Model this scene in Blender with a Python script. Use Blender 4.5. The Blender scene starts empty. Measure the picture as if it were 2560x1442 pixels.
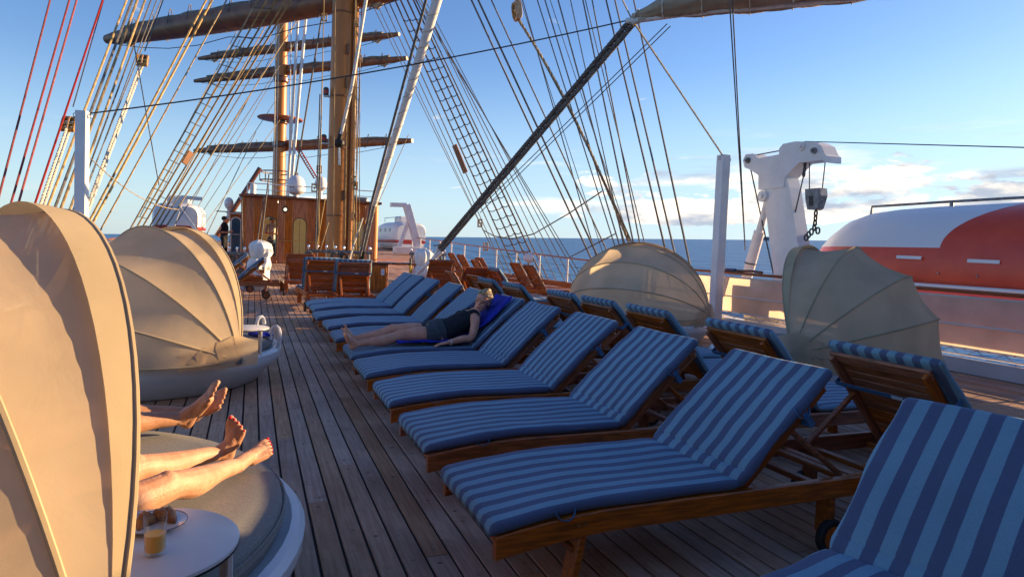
import bpy, bmesh, math, random
from mathutils import Vector, Matrix, Euler
random.seed(7)
sc = bpy.context.scene
col = sc.collection
R = math.radians

# ------------------------------------------------------------------ camera
CAM_H = 1.4
FPX, CX, CY, IW, IH = 1650.0, 1280.0, 690.0, 2560.0, 1442.0      # focal length and principal point of the photograph
RIGHT = Vector((0.92977022, -0.36596616, 0.03995139))
DOWN = Vector((0.02117604, -0.05517644, -0.99825204))
FWD = Vector((0.36753084, 0.92899103, -0.04355169))
camd = bpy.data.cameras.new('camera'); cam = bpy.data.objects.new('camera', camd); col.objects.link(cam)
cam.matrix_world = Matrix(((RIGHT.x, -DOWN.x, -FWD.x, 0), (RIGHT.y, -DOWN.y, -FWD.y, 0), (RIGHT.z, -DOWN.z, -FWD.z, CAM_H), (0, 0, 0, 1)))
camd.sensor_width = 36; camd.lens = 36 * FPX / IW; camd.shift_y = -(IH / 2 - CY) / IW
camd.clip_start = 0.05; camd.clip_end = 60000
sc.camera = cam
# the ship heels about two degrees: everything is built in the ship's frame, so the sea and sky lean instead
SEA_N = Vector((-0.03397, -0.00258, 0.99942)).normalized()

# ------------------------------------------------------------------ light
SUN_EL, SUN_AZ = R(10.5), R(1.0)          # azimuth measured from the starboard beam (+X) towards the bow (+Y)
sun_dir = Vector((math.cos(SUN_EL) * math.cos(SUN_AZ), math.cos(SUN_EL) * math.sin(SUN_AZ), math.sin(SUN_EL)))
sund = bpy.data.lights.new('sun', 'SUN'); sun = bpy.data.objects.new('sun', sund); col.objects.link(sun)
sund.energy = 5.0; sund.angle = R(0.5); sund.color = (1.0, 0.69, 0.36)
sun.rotation_euler = sun_dir.to_track_quat('Z', 'Y').to_euler(); sun.location = (30, 0, 20)

sc.view_settings.view_transform = 'Standard'; sc.view_settings.look = 'None'
sc.view_settings.exposure = 1.3; sc.view_settings.gamma = 1
sc.cycles.use_denoising = True
sc.cycles.max_bounces = 8; sc.cycles.transparent_max_bounces = 12
sc.cycles.caustics_reflective = False; sc.cycles.caustics_refractive = False
sc.cycles.sample_clamp_indirect = 6

w = bpy.data.worlds.new('World'); sc.world = w; w.use_nodes = True
def NT(tree):
    def n(t, **k):
        x = tree.nodes.new(t)
        for a, b in k.items():
            if a.startswith('i_'):
                key = a[2:]; key = int(key) if key.isdigit() else key.replace('_', ' ')
                x.inputs[key].default_value = b
            else: setattr(x, a, b)
        return x
    def l(a, b): tree.links.new(a, b)
    def m(op, a, b=None, c=None, clamp=False):
        x = tree.nodes.new('ShaderNodeMath'); x.operation = op; x.use_clamp = clamp
        for i, v in enumerate((a, b, c)):
            if v is None: continue
            if isinstance(v, (int, float)): x.inputs[i].default_value = v
            else: tree.links.new(v, x.inputs[i])
        return x.outputs[0]
    def mix(fac, a, b, bt='MIX'):
        x = tree.nodes.new('ShaderNodeMix'); x.data_type = 'RGBA'; x.blend_type = bt
        for i, v in ((0, fac), (6, a), (7, b)):
            if isinstance(v, (int, float)): x.inputs[i].default_value = v
            elif isinstance(v, tuple): x.inputs[i].default_value = v if len(v) == 4 else (*v, 1)
            else: tree.links.new(v, x.inputs[i])
        return x.outputs[2]
    def sm(v, lo, hi, a=0.0, b=1.0):
        x = tree.nodes.new('ShaderNodeMapRange'); x.interpolation_type = 'SMOOTHSTEP'
        tree.links.new(v, x.inputs[0])
        for i, q in ((1, lo), (2, hi), (3, a), (4, b)): x.inputs[i].default_value = q
        return x.outputs[0]
    return n, l, m, mix, sm

t = w.node_tree; t.nodes.clear(); n, l, mt, mix, sm = NT(t)
out = n('ShaderNodeOutputWorld'); bg = n('ShaderNodeBackground'); l(bg.outputs[0], out.inputs[0])
SKY_STRENGTH = 0.10
bg.inputs[1].default_value = SKY_STRENGTH
sky = n('ShaderNodeTexSky'); sky.sky_type = 'NISHITA'; sky.sun_disc = False
sky.sun_elevation = SUN_EL; sky.sun_rotation = R(90) - SUN_AZ
sky.air_density = 1.0; sky.dust_density = 0.3; sky.ozone_density = 3.0; sky.altitude = 10
tc = n('ShaderNodeTexCoord')
# elevation above the sea horizon
dv = n('ShaderNodeVectorMath', operation='DOT_PRODUCT'); l(tc.outputs['Generated'], dv.inputs[0]); dv.inputs[1].default_value = SEA_N
el = dv.outputs['Value']
sx = n('ShaderNodeSeparateXYZ'); l(tc.outputs['Generated'], sx.inputs[0])
# low cumulus over the horizon and thin streaks above it, thicker towards the sun's side
cv = n('ShaderNodeCombineXYZ'); l(sx.outputs[0], cv.inputs[0]); l(sx.outputs[1], cv.inputs[1]); l(mt('MULTIPLY', el, 3.2), cv.inputs[2])
nz1 = n('ShaderNodeTexNoise', i_Scale=9.0, i_Detail=9.0, i_Roughness=0.6, i_Distortion=0.25); l(cv.outputs[0], nz1.inputs['Vector'])
cv2 = n('ShaderNodeCombineXYZ'); l(sx.outputs[0], cv2.inputs[0]); l(sx.outputs[1], cv2.inputs[1]); l(mt('MULTIPLY', el, 11.0), cv2.inputs[2])
nz2 = n('ShaderNodeTexNoise', i_Scale=3.6, i_Detail=7.0, i_Roughness=0.55, i_Distortion=0.4); l(cv2.outputs[0], nz2.inputs['Vector'])
side = sm(sx.outputs[0], 0.12, 0.72)                              # 0 over the bow and port, 1 abeam to starboard
band = mt('MULTIPLY', sm(el, 0.015, 0.03), sm(el, 0.04, 0.15, 1.0, 0.0))
bias = mt('ADD', mt('MULTIPLY', side, 0.26), mt('MULTIPLY', band, 0.19))
c1 = sm(mt('ADD', mt('MULTIPLY', nz1.outputs[0], 0.9), mt('SUBTRACT', mt('MULTIPLY', mt('ADD', side, 0.12), mt('MULTIPLY', band, 0.24)), 0.0)), 0.605, 0.675)
c2 = mt('MULTIPLY', sm(mt('ADD', nz2.outputs[0], mt('MULTIPLY', side, 0.06)), 0.54, 0.72), mt('MULTIPLY', sm(el, 0.02, 0.05), sm(el, 0.06, 0.17, 1.0, 0.0)))
c2 = mt('MULTIPLY', c2, sm(sx.outputs[0], 0.10, 0.7, 0.15, 0.9))
cov = mt('MAXIMUM', mt('MULTIPLY', c1, sm(el, 0.0, 0.012)), c2, clamp=True)
nz3 = n('ShaderNodeTexNoise', i_Scale=7.0, i_Detail=6.0, i_Roughness=0.6)
cv3 = n('ShaderNodeVectorMath', operation='ADD'); l(cv.outputs[0], cv3.inputs[0]); cv3.inputs[1].default_value = (0.05, -0.03, 0.09); l(cv3.outputs[0], nz3.inputs['Vector'])
ccol = mix(sm(nz3.outputs[0], 0.38, 0.62), (2.2, 2.5, 3.0), (7.2, 6.2, 4.9))
hsk = n('ShaderNodeHueSaturation', i_Saturation=1.10, i_Hue=0.515); l(sky.outputs[0], hsk.inputs['Color'])
haze = mix(mt('MULTIPLY', sm(el, 0.0, 0.26, 0.78, 0.0), sm(sx.outputs[0], -0.3, 0.9, 0.75, 1.0)), hsk.outputs[0], (2.5, 3.35, 4.3))
skyc = mix(cov, haze, ccol)
l(skyc, bg.inputs[0])

# ------------------------------------------------------------------ placing helpers
def dz(y):                                   # sheer: the deck climbs gently towards the bow
    return 0.0 if y < 10 else 0.41 * ((y - 10) / 17.0) ** 1.25
def ray(px, py): return RIGHT * ((px - CX) / FPX) + DOWN * ((py - CY) / FPX) + FWD
def P(px, py, X=None, Y=None, Z=None):       # the point of a sight line at a given distance abeam, ahead or height
    d = ray(px, py); c = Vector((0, 0, CAM_H))
    if X is not None: return c + d * (X / d.x)
    if Y is not None: return c + d * (Y / d.y)
    return c + d * ((Z - CAM_H) / d.z)
def depth(p): return (Vector(p) - Vector((0, 0, CAM_H))).dot(FWD)

# ------------------------------------------------------------------ materials
M = {}
def mat(name, c, rough=0.5, metal=0.0, var=0.0, vscale=6.0, stretch=(1, 1, 1), bump=0.0, bscale=40.0, rnd=0.0, c2=None, coat=0.0, spec=0.5, detail=5.0, island=False, stain=0.0, sss=0.0):
    """principled surface with its colour broken up by stretched noise, wear and a per-piece shift"""
    m = bpy.data.materials.new(name); m.use_nodes = True; t = m.node_tree; n, l, mt, mix, sm = NT(t)
    b = t.nodes['Principled BSDF']
    b.inputs['Roughness'].default_value = rough; b.inputs['Metallic'].default_value = metal
    b.inputs['Coat Weight'].default_value = coat; b.inputs['Specular IOR Level'].default_value = spec
    tcn = n('ShaderNodeTexCoord'); mp = n('ShaderNodeMapping'); l(tcn.outputs['Object'], mp.inputs[0]); mp.inputs['Scale'].default_value = stretch
    colr = None
    if var or c2:
        nz = n('ShaderNodeTexNoise', i_Scale=vscale, i_Detail=detail, i_Roughness=0.6)
        oi = n('ShaderNodeObjectInfo')
        if rnd:
            ad = n('ShaderNodeVectorMath', operation='ADD'); l(mp.outputs[0], ad.inputs[0])
            cm = n('ShaderNodeCombineXYZ'); l(mt('MULTIPLY', oi.outputs['Random'], 37.0), cm.inputs[0]); l(mt('MULTIPLY', oi.outputs['Random'], 91.0), cm.inputs[1])
            l(cm.outputs[0], ad.inputs[1]); l(ad.outputs[0], nz.inputs['Vector'])
        else: l(mp.outputs[0], nz.inputs['Vector'])
        if c2 is None: lo = tuple(x * (1 - var) for x in c); hi = tuple(min(1, x * (1 + var)) for x in c)
        else: lo, hi = c, c2
        colr = mix(sm(nz.outputs[0], 0.3, 0.7), lo, hi)
    if rnd:
        oi = n('ShaderNodeObjectInfo'); r = oi.outputs['Random']
        if island:
            g = n('ShaderNodeNewGeometry'); r = mt('FRACT', mt('ADD', r, g.outputs['Random Per Island']))
        hs = n('ShaderNodeHueSaturation'); l(mt('ADD', mt('MULTIPLY', r, 2 * rnd), 1 - rnd), hs.inputs['Value'])
        l(mt('ADD', mt('MULTIPLY', mt('FRACT', mt('MULTIPLY', r, 7.31)), 0.35), 0.85), hs.inputs['Saturation'])
        if colr is not None: l(colr, hs.inputs['Color'])
        else: hs.inputs['Color'].default_value = (*c, 1)
        colr = hs.outputs[0]
    if stain:                                     # broad stains and worn patches that run across neighbouring pieces
        ge = n('ShaderNodeNewGeometry'); sn = n('ShaderNodeTexNoise', i_Scale=1.3, i_Detail=7.0, i_Roughness=0.62, i_Distortion=0.5); l(ge.outputs['Position'], sn.inputs['Vector'])
        s2 = n('ShaderNodeTexNoise', i_Scale=11.0, i_Detail=4.0); l(ge.outputs['Position'], s2.inputs['Vector'])
        k_ = mt('ADD', mt('MULTIPLY', sm(sn.outputs[0], 0.30, 0.68), 2 * stain), mt('ADD', mt('MULTIPLY', sm(s2.outputs[0], 0.28, 0.42), stain), 1 - 2 * stain))
        h2 = n('ShaderNodeHueSaturation'); l(k_, h2.inputs['Value']); l(colr, h2.inputs['Color']); colr = h2.outputs[0]
    if sss: b.inputs['Subsurface Weight'].default_value = sss; b.inputs['Subsurface Radius'].default_value = (0.010, 0.004, 0.002)
    if colr is not None: l(colr, b.inputs['Base Color'])
    else: b.inputs['Base Color'].default_value = (*c, 1)
    if bump:
        nb = n('ShaderNodeTexNoise', i_Scale=bscale, i_Detail=4.0); l(mp.outputs[0], nb.inputs['Vector'])
        bp = n('ShaderNodeBump', i_Strength=bump, i_Distance=0.01); l(nb.outputs[0], bp.inputs['Height']); l(bp.outputs[0], b.inputs['Normal'])
    M[name] = m
    return m
mat('teak_rail', (0.36, 0.100, 0.026), 0.38, var=0.45, vscale=5, stretch=(1.2, 14, 14), bump=0.25, bscale=14, rnd=0.22, coat=0.15)
mat('teak_slat', (0.34, 0.094, 0.025), 0.42, var=0.45, vscale=5, stretch=(14, 1.2, 14), bump=0.25, bscale=14, rnd=0.28, coat=0.1)
mat('rubber', (0.012, 0.012, 0.013), 0.6, var=0.3)
mat('brass', (0.55, 0.38, 0.14), 0.3, 1.0)
mat('steel', (0.42, 0.43, 0.45), 0.35, 1.0, var=0.25, vscale=12)
mat('dark_steel', (0.07, 0.072, 0.078), 0.45, 0.6, var=0.3, vscale=20, bump=0.2)
mat('galvanised', (0.20, 0.21, 0.22), 0.5, 0.5, var=0.35, vscale=14, bump=0.2)
mat('white_paint', (0.74, 0.73, 0.72), 0.38, var=0.07, vscale=2.2, bump=0.06, bscale=9)
mat('white_plastic', (0.72, 0.72, 0.73), 0.33, var=0.05, vscale=3)
mat('table_white', (0.66, 0.65, 0.66), 0.32, var=0.03, vscale=9)
mat('dark_edge', (0.02, 0.02, 0.022), 0.5)
mat('plate_white', (0.80, 0.80, 0.80), 0.12, coat=0.4)
mat('plate_rim', (0.05, 0.06, 0.09), 0.25)
mat('pastry', (0.48, 0.20, 0.05), 0.5, c2=(0.22, 0.075, 0.018), vscale=34, bump=0.7, bscale=70, coat=0.2)
mat('mast_paint', (0.47, 0.175, 0.032), 0.42, var=0.16, vscale=1.6, stretch=(2, 2, 0.35), bump=0.08, bscale=12)
mat('furled_canvas', (0.22, 0.175, 0.125), 0.9, var=0.35, vscale=4, bump=0.6, bscale=7)
mat('spar', (0.23, 0.085, 0.026), 0.45, var=0.3, vscale=2.5, bump=0.1)
mat('mahogany', (0.40, 0.115, 0.024), 0.38, var=0.38, vscale=5, stretch=(5, 5, 0.5), rnd=0.16, coat=0.1, spec=0.3)
mat('mahogany_dark', (0.12, 0.036, 0.012), 0.35, var=0.3, vscale=6, coat=0.3)
mat('sailcloth', (0.36, 0.275, 0.185), 0.85, var=0.18, vscale=3, bump=0.5, bscale=5)
mat('rope_tan', (0.36, 0.255, 0.125), 0.9, var=0.35, vscale=14, stretch=(1, 1, 0.25), bump=0.5, bscale=60, rnd=0.25)
mat('rope_pale', (0.60, 0.54, 0.43), 0.9, var=0.25, vscale=30, bump=0.8, bscale=70, rnd=0.12)
mat('rope_grey', (0.14, 0.125, 0.11), 0.85, var=0.35, vscale=16, bump=0.5, bscale=60, rnd=0.3)
mat('rope_red', (0.22, 0.028, 0.028), 0.85, var=0.3, vscale=20, bump=0.5, bscale=60, rnd=0.2)
mat('wire', (0.060, 0.055, 0.052), 0.5, 0.3, var=0.3, vscale=20)
mat('cloth_wrap', (0.70, 0.67, 0.62), 0.85, var=0.12, vscale=8, bump=0.5, bscale=25)
mat('cover_canvas', (0.78, 0.77, 0.75), 0.85, var=0.06, vscale=4, bump=0.5, bscale=12)
mat('block_wood', (0.46, 0.24, 0.08), 0.5, var=0.3, vscale=12, rnd=0.2)
mat('mattress', (0.235, 0.225, 0.205), 0.95, var=0.2, vscale=160, bump=0.14, bscale=420)
mat('waterway_gold', (0.55, 0.27, 0.07), 0.6, var=0.25, vscale=4, stretch=(10, 1, 1))  # golden colour stands in for sunlight on the strip under the cloth
mat('bung_wood', (0.26, 0.15, 0.10), 0.7, var=0.4, vscale=60, rnd=0.3)
mat('caulk', (0.010, 0.010, 0.011), 0.8)
mat('plank', (0.43, 0.245, 0.155), 0.66, c2=(0.58, 0.365, 0.25), vscale=3.2, stretch=(18, 0.9, 9), bump=0.22, bscale=9, rnd=0.13, detail=8, island=True, spec=0.22, stain=0.17)
mat('orange_grp', (0.62, 0.045, 0.012), 0.33, var=0.14, vscale=1.3, coat=0.2)
mat('red_stripe', (0.40, 0.03, 0.02), 0.4)
mat('reflector', (0.72, 0.72, 0.72), 0.35)
mat('skin_tan', (0.40, 0.180, 0.090), 0.52, c2=(0.52, 0.265, 0.150), vscale=16, bump=0.22, bscale=130, sss=0.12, detail=8)
mat('skin_fair', (0.47, 0.215, 0.120), 0.55, c2=(0.58, 0.31, 0.19), vscale=16, bump=0.22, bscale=130, sss=0.12, detail=8)
mat('skin_shade', (0.66, 0.265, 0.15), 0.5, c2=(0.78, 0.37, 0.23), vscale=14, bump=0.15, bscale=100, sss=0.1)
mat('nail_red', (0.55, 0.008, 0.02), 0.2, coat=0.5)
mat('black_cotton', (0.012, 0.012, 0.017), 0.9, var=0.25, vscale=20, bump=0.4, bscale=18)
mat('grey_cotton', (0.055, 0.062, 0.068), 0.9, var=0.25, vscale=16, bump=0.4, bscale=18)
mat('denim', (0.05, 0.09, 0.16), 0.9, var=0.2)
mat('white_shirt', (0.6, 0.58, 0.55), 0.9)
mat('hair_blond', (0.40, 0.275, 0.145), 0.45, var=0.4, vscale=9, stretch=(2, 10, 6), bump=0.6, bscale=12)
mat('hair_dark', (0.03, 0.02, 0.015), 0.5)
mat('lips', (0.42, 0.11, 0.09), 0.4)
mat('towel_blue', (0.008, 0.022, 0.36), 0.95, var=0.25, vscale=30, bump=0.8, bscale=60)
mat('strap_blue', (0.055, 0.15, 0.29), 0.85, var=0.15, vscale=20)
mat('cream_wall', (0.62, 0.58, 0.36), 0.7, var=0.08)
mat('hazed_rock', (0.13, 0.16, 0.18), 0.95, var=0.2, vscale=0.01)  # distance haze is put into the rock's grey blue colour
mat('yellow_tape', (0.65, 0.42, 0.02), 0.5)
mat('paper', (0.78, 0.78, 0.80), 0.8)
mat('chrome', (0.75, 0.76, 0.78), 0.12, 1.0)
mat('bulwark_paint', (0.64, 0.61, 0.58), 0.45, var=0.08, vscale=1.5, bump=0.08)

def special(name):
    m = bpy.data.materials.new(name); m.use_nodes = True; t = m.node_tree
    for x in list(t.nodes): t.nodes.remove(x)
    o = t.nodes.new('ShaderNodeOutputMaterial'); M[name] = m
    return (t, o) + NT(t)
# woven shade cloth of the day bed hoods and of the weather cloth: reflects, lets light through and is a little open
def shadecloth(name, c, trans, opening, wscale=420, mott=0.10):
    t, o, n, l, mt, mix, sm = special(name)
    tcn = n('ShaderNodeTexCoord'); nz = n('ShaderNodeTexNoise', i_Scale=2.2, i_Detail=6.0); l(tcn.outputs['Object'], nz.inputs['Vector'])
    cc = mix(sm(nz.outputs[0], 0.3, 0.7), tuple(x * (1 - mott) for x in c), tuple(x * (1 + mott) for x in c))
    wv = n('ShaderNodeTexNoise', i_Scale=wscale, i_Detail=2.0); l(tcn.outputs['Object'], wv.inputs['Vector'])
    wk = n('ShaderNodeTexNoise', i_Scale=5.0, i_Detail=4.0, i_Distortion=1.2); l(tcn.outputs['Object'], wk.inputs['Vector'])
    bp = n('ShaderNodeBump', i_Strength=0.22, i_Distance=0.012); l(mt('ADD', mt('MULTIPLY', wv.outputs[0], 0.10), wk.outputs[0]), bp.inputs['Height'])
    d = n('ShaderNodeBsdfDiffuse'); tr = n('ShaderNodeBsdfTranslucent'); tp = n('ShaderNodeBsdfTransparent')
    for s in (d, tr): l(cc, s.inputs[0]); l(bp.outputs[0], s.inputs['Normal'])
    mx = n('ShaderNodeMixShader'); mx.inputs[0].default_value = trans; l(d.outputs[0], mx.inputs[1]); l(tr.outputs[0], mx.inputs[2])
    mo = n('ShaderNodeMixShader'); mo.inputs[0].default_value = opening; l(mx.outputs[0], mo.inputs[1]); l(tp.outputs[0], mo.inputs[2])
    l(mo.outputs[0], o.inputs[0])
shadecloth('hood_cloth', (0.74, 0.575, 0.39), 0.52, 0.04)
shadecloth('hood_tape', (0.56, 0.44, 0.28), 0.25, 0.0)
shadecloth('weather_cloth', (0.74, 0.57, 0.44), 0.52, 0.0, 60)
# striped lounger cushions: the stripes run the length of the cushion
t, o, n, l, mt, mix, sm = special('stripes')
tcn = n('ShaderNodeTexCoord'); s = n('ShaderNodeSeparateXYZ'); l(tcn.outputs['Object'], s.inputs[0])
nz = n('ShaderNodeTexNoise', i_Scale=4.0, i_Detail=2.0); l(tcn.outputs['Object'], nz.inputs['Vector'])
yy = mt('ADD', mt('ADD', s.outputs[1], mt('MULTIPLY', mt('SUBTRACT', nz.outputs[0], 0.5), 0.005)), 10.0)
ph = mt('FRACT', mt('DIVIDE', yy, 0.0935))
edge = mt('MULTIPLY', sm(ph, 0.0, 0.03), sm(ph, 0.49, 0.52, 1.0, 0.0))
oi = n('ShaderNodeObjectInfo')
fine = n('ShaderNodeTexNoise', i_Scale=190.0, i_Detail=2.0); l(tcn.outputs['Object'], fine.inputs['Vector'])
big = n('ShaderNodeTexNoise', i_Scale=3.0, i_Detail=5.0); l(tcn.outputs['Object'], big.inputs['Vector'])
cc = mix(edge, (0.190, 0.335, 0.425), (0.095, 0.122, 0.205))
sep = mt('MULTIPLY', mt('ADD', mt('MULTIPLY', fine.outputs[0], 0.4), 0.8), mt('ADD', mt('MULTIPLY', big.outputs[0], 0.35), mt('ADD', mt('MULTIPLY', oi.outputs['Random'], 0.14), 0.76)))
hs = n('ShaderNodeHueSaturation'); l(cc, hs.inputs['Color']); l(sep, hs.inputs['Value'])
b = n('ShaderNodeBsdfPrincipled', i_Roughness=0.9); b.inputs['Specular IOR Level'].default_value = 0.2
b.inputs['Sheen Weight'].default_value = 0.12
bp = n('ShaderNodeBump', i_Strength=0.3, i_Distance=0.01)
wr = n('ShaderNodeTexNoise', i_Scale=7.0, i_Detail=5.0, i_Distortion=0.6); l(tcn.outputs['Object'], wr.inputs['Vector'])
l(mt('ADD', mt('MULTIPLY', fine.outputs[0], 0.12), wr.outputs[0]), bp.inputs['Height']); l(bp.outputs[0], b.inputs['Normal'])
l(hs.outputs[0], b.inputs['Base Color']); l(b.outputs[0], o.inputs[0])
# window glass: mostly clear, mirror-like at grazing angles
t, o, n, l, mt, mix, sm = special('glass')
fr = n('ShaderNodeFresnel', i_IOR=1.5); tp = n('ShaderNodeBsdfTransparent'); tp.inputs[0].default_value = (0.90, 0.94, 0.92, 1); gl = n('ShaderNodeBsdfGlossy'); gl.inputs['Roughness'].default_value = 0.02
mx = n('ShaderNodeMixShader'); l(mt('MULTIPLY', fr.outputs[0], 0.8), mx.inputs[0]); l(tp.outputs[0], mx.inputs[1]); l(gl.outputs[0], mx.inputs[2]); l(mx.outputs[0], o.inputs[0])
t, o, n, l, mt, mix, sm = special('drink_glass')
fr = n('ShaderNodeLayerWeight', i_Blend=0.35); tp = n('ShaderNodeBsdfTransparent'); tp.inputs[0].default_value = (0.95, 0.97, 0.97, 1); gl = n('ShaderNodeBsdfGlossy'); gl.inputs['Roughness'].default_value = 0.03
mx = n('ShaderNodeMixShader'); l(mt('ADD', mt('MULTIPLY', fr.outputs[1], 0.42), 0.01), mx.inputs[0]); l(tp.outputs[0], mx.inputs[1]); l(gl.outputs[0], mx.inputs[2]); l(mx.outputs[0], o.inputs[0])
t, o, n, l, mt, mix, sm = special('juice')
b = n('ShaderNodeBsdfPrincipled', i_Roughness=0.25); b.inputs['Base Color'].default_value = (1.0, 0.47, 0.0, 1); l(b.outputs[0], o.inputs[0])
t, o, n, l, mt, mix, sm = special('lit_lamp')
e = n('ShaderNodeEmission'); e.inputs[0].default_value = (1, 0.78, 0.5, 1); e.inputs[1].default_value = 0.9; l(e.outputs[0], o.inputs[0])
t, o, n, l, mt, mix, sm = special('ceiling_light')
e = n('ShaderNodeEmission'); e.inputs[0].default_value = (1, 0.86, 0.55, 1); e.inputs[1].default_value = 3.0; l(e.outputs[0], o.inputs[0])
t, o, n, l, mt, mix, sm = special('blue_glass')
b = n('ShaderNodeBsdfPrincipled', i_Roughness=0.06); b.inputs['Base Color'].default_value = (0.03, 0.09, 0.17, 1); l(b.outputs[0], o.inputs[0])
# lifeboat paint: white fore part with a curved edge to the orange
t, o, n, l, mt, mix, sm = special('lifeboat_paint')
tcn = n('ShaderNodeTexCoord'); s = n('ShaderNodeSeparateXYZ'); l(tcn.outputs['Object'], s.inputs[0])
y, z = s.outputs[1], s.outputs[2]
zz = mt('SUBTRACT', z, 1.645)
arc = mt('SUBTRACT', 6.80, mt('MULTIPLY', mt('POWER', mt('MAXIMUM', zz, 0.0), 2.2), 1.75))
wh = mt('MULTIPLY', mt('GREATER_THAN', y, arc), mt('GREATER_THAN', zz, 0.0))
nz = n('ShaderNodeTexNoise', i_Scale=1.6, i_Detail=6.0); l(tcn.outputs['Object'], nz.inputs['Vector'])
org = mix(sm(nz.outputs[0], 0.3, 0.7), (0.58, 0.052, 0.022), (0.72, 0.085, 0.035))
b = n('ShaderNodeBsdfPrincipled', i_Roughness=0.35); l(mix(wh, org, (0.70, 0.71, 0.73)), b.inputs['Base Color']); l(b.outputs[0], o.inputs[0])
# sea
t, o, n, l, mt, mix, sm = special('sea_water')
tcn = n('ShaderNodeTexCoord')
b = n('ShaderNodeBsdfPrincipled', i_Roughness=0.30, i_IOR=1.33); b.inputs['Specular IOR Level'].default_value = 0.15
h = None
for scl, amp, st in ((0.035, 2.4, (1, 1.6, 1)), (0.16, 0.75, (1, 1.5, 1)), (0.8, 0.16, (1, 1.3, 1)), (3.5, 0.03, (1, 1, 1))):
    mp = n('ShaderNodeMapping'); mp.inputs['Scale'].default_value = st; mp.inputs['Rotation'].default_value = (0, 0, 0.5); l(tcn.outputs['Object'], mp.inputs[0])
    q = n('ShaderNodeTexNoise', i_Scale=scl, i_Detail=4.0, i_Distortion=0.3); l(mp.outputs[0], q.inputs['Vector'])
    v = mt('MULTIPLY', q.outputs[0], amp); h = v if h is None else mt('ADD', h, v)
bp = n('ShaderNodeBump', i_Strength=1.0, i_Distance=1.6); l(h, bp.inputs['Height']); l(bp.outputs[0], b.inputs['Normal'])
wn = n('ShaderNodeTexNoise', i_Scale=0.05, i_Detail=8.0, i_Roughness=0.65)
mp = n('ShaderNodeMapping'); mp.inputs['Scale'].default_value = (0.5, 1.6, 1); l(tcn.outputs['Object'], mp.inputs[0]); l(mp.outputs[0], wn.inputs['Vector'])
l(mix(sm(wn.outputs[0], 0.35, 0.65), (0.006, 0.080, 0.23), (0.020, 0.145, 0.36)), b.inputs['Base Color']); l(b.outputs[0], o.inputs[0])

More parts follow.
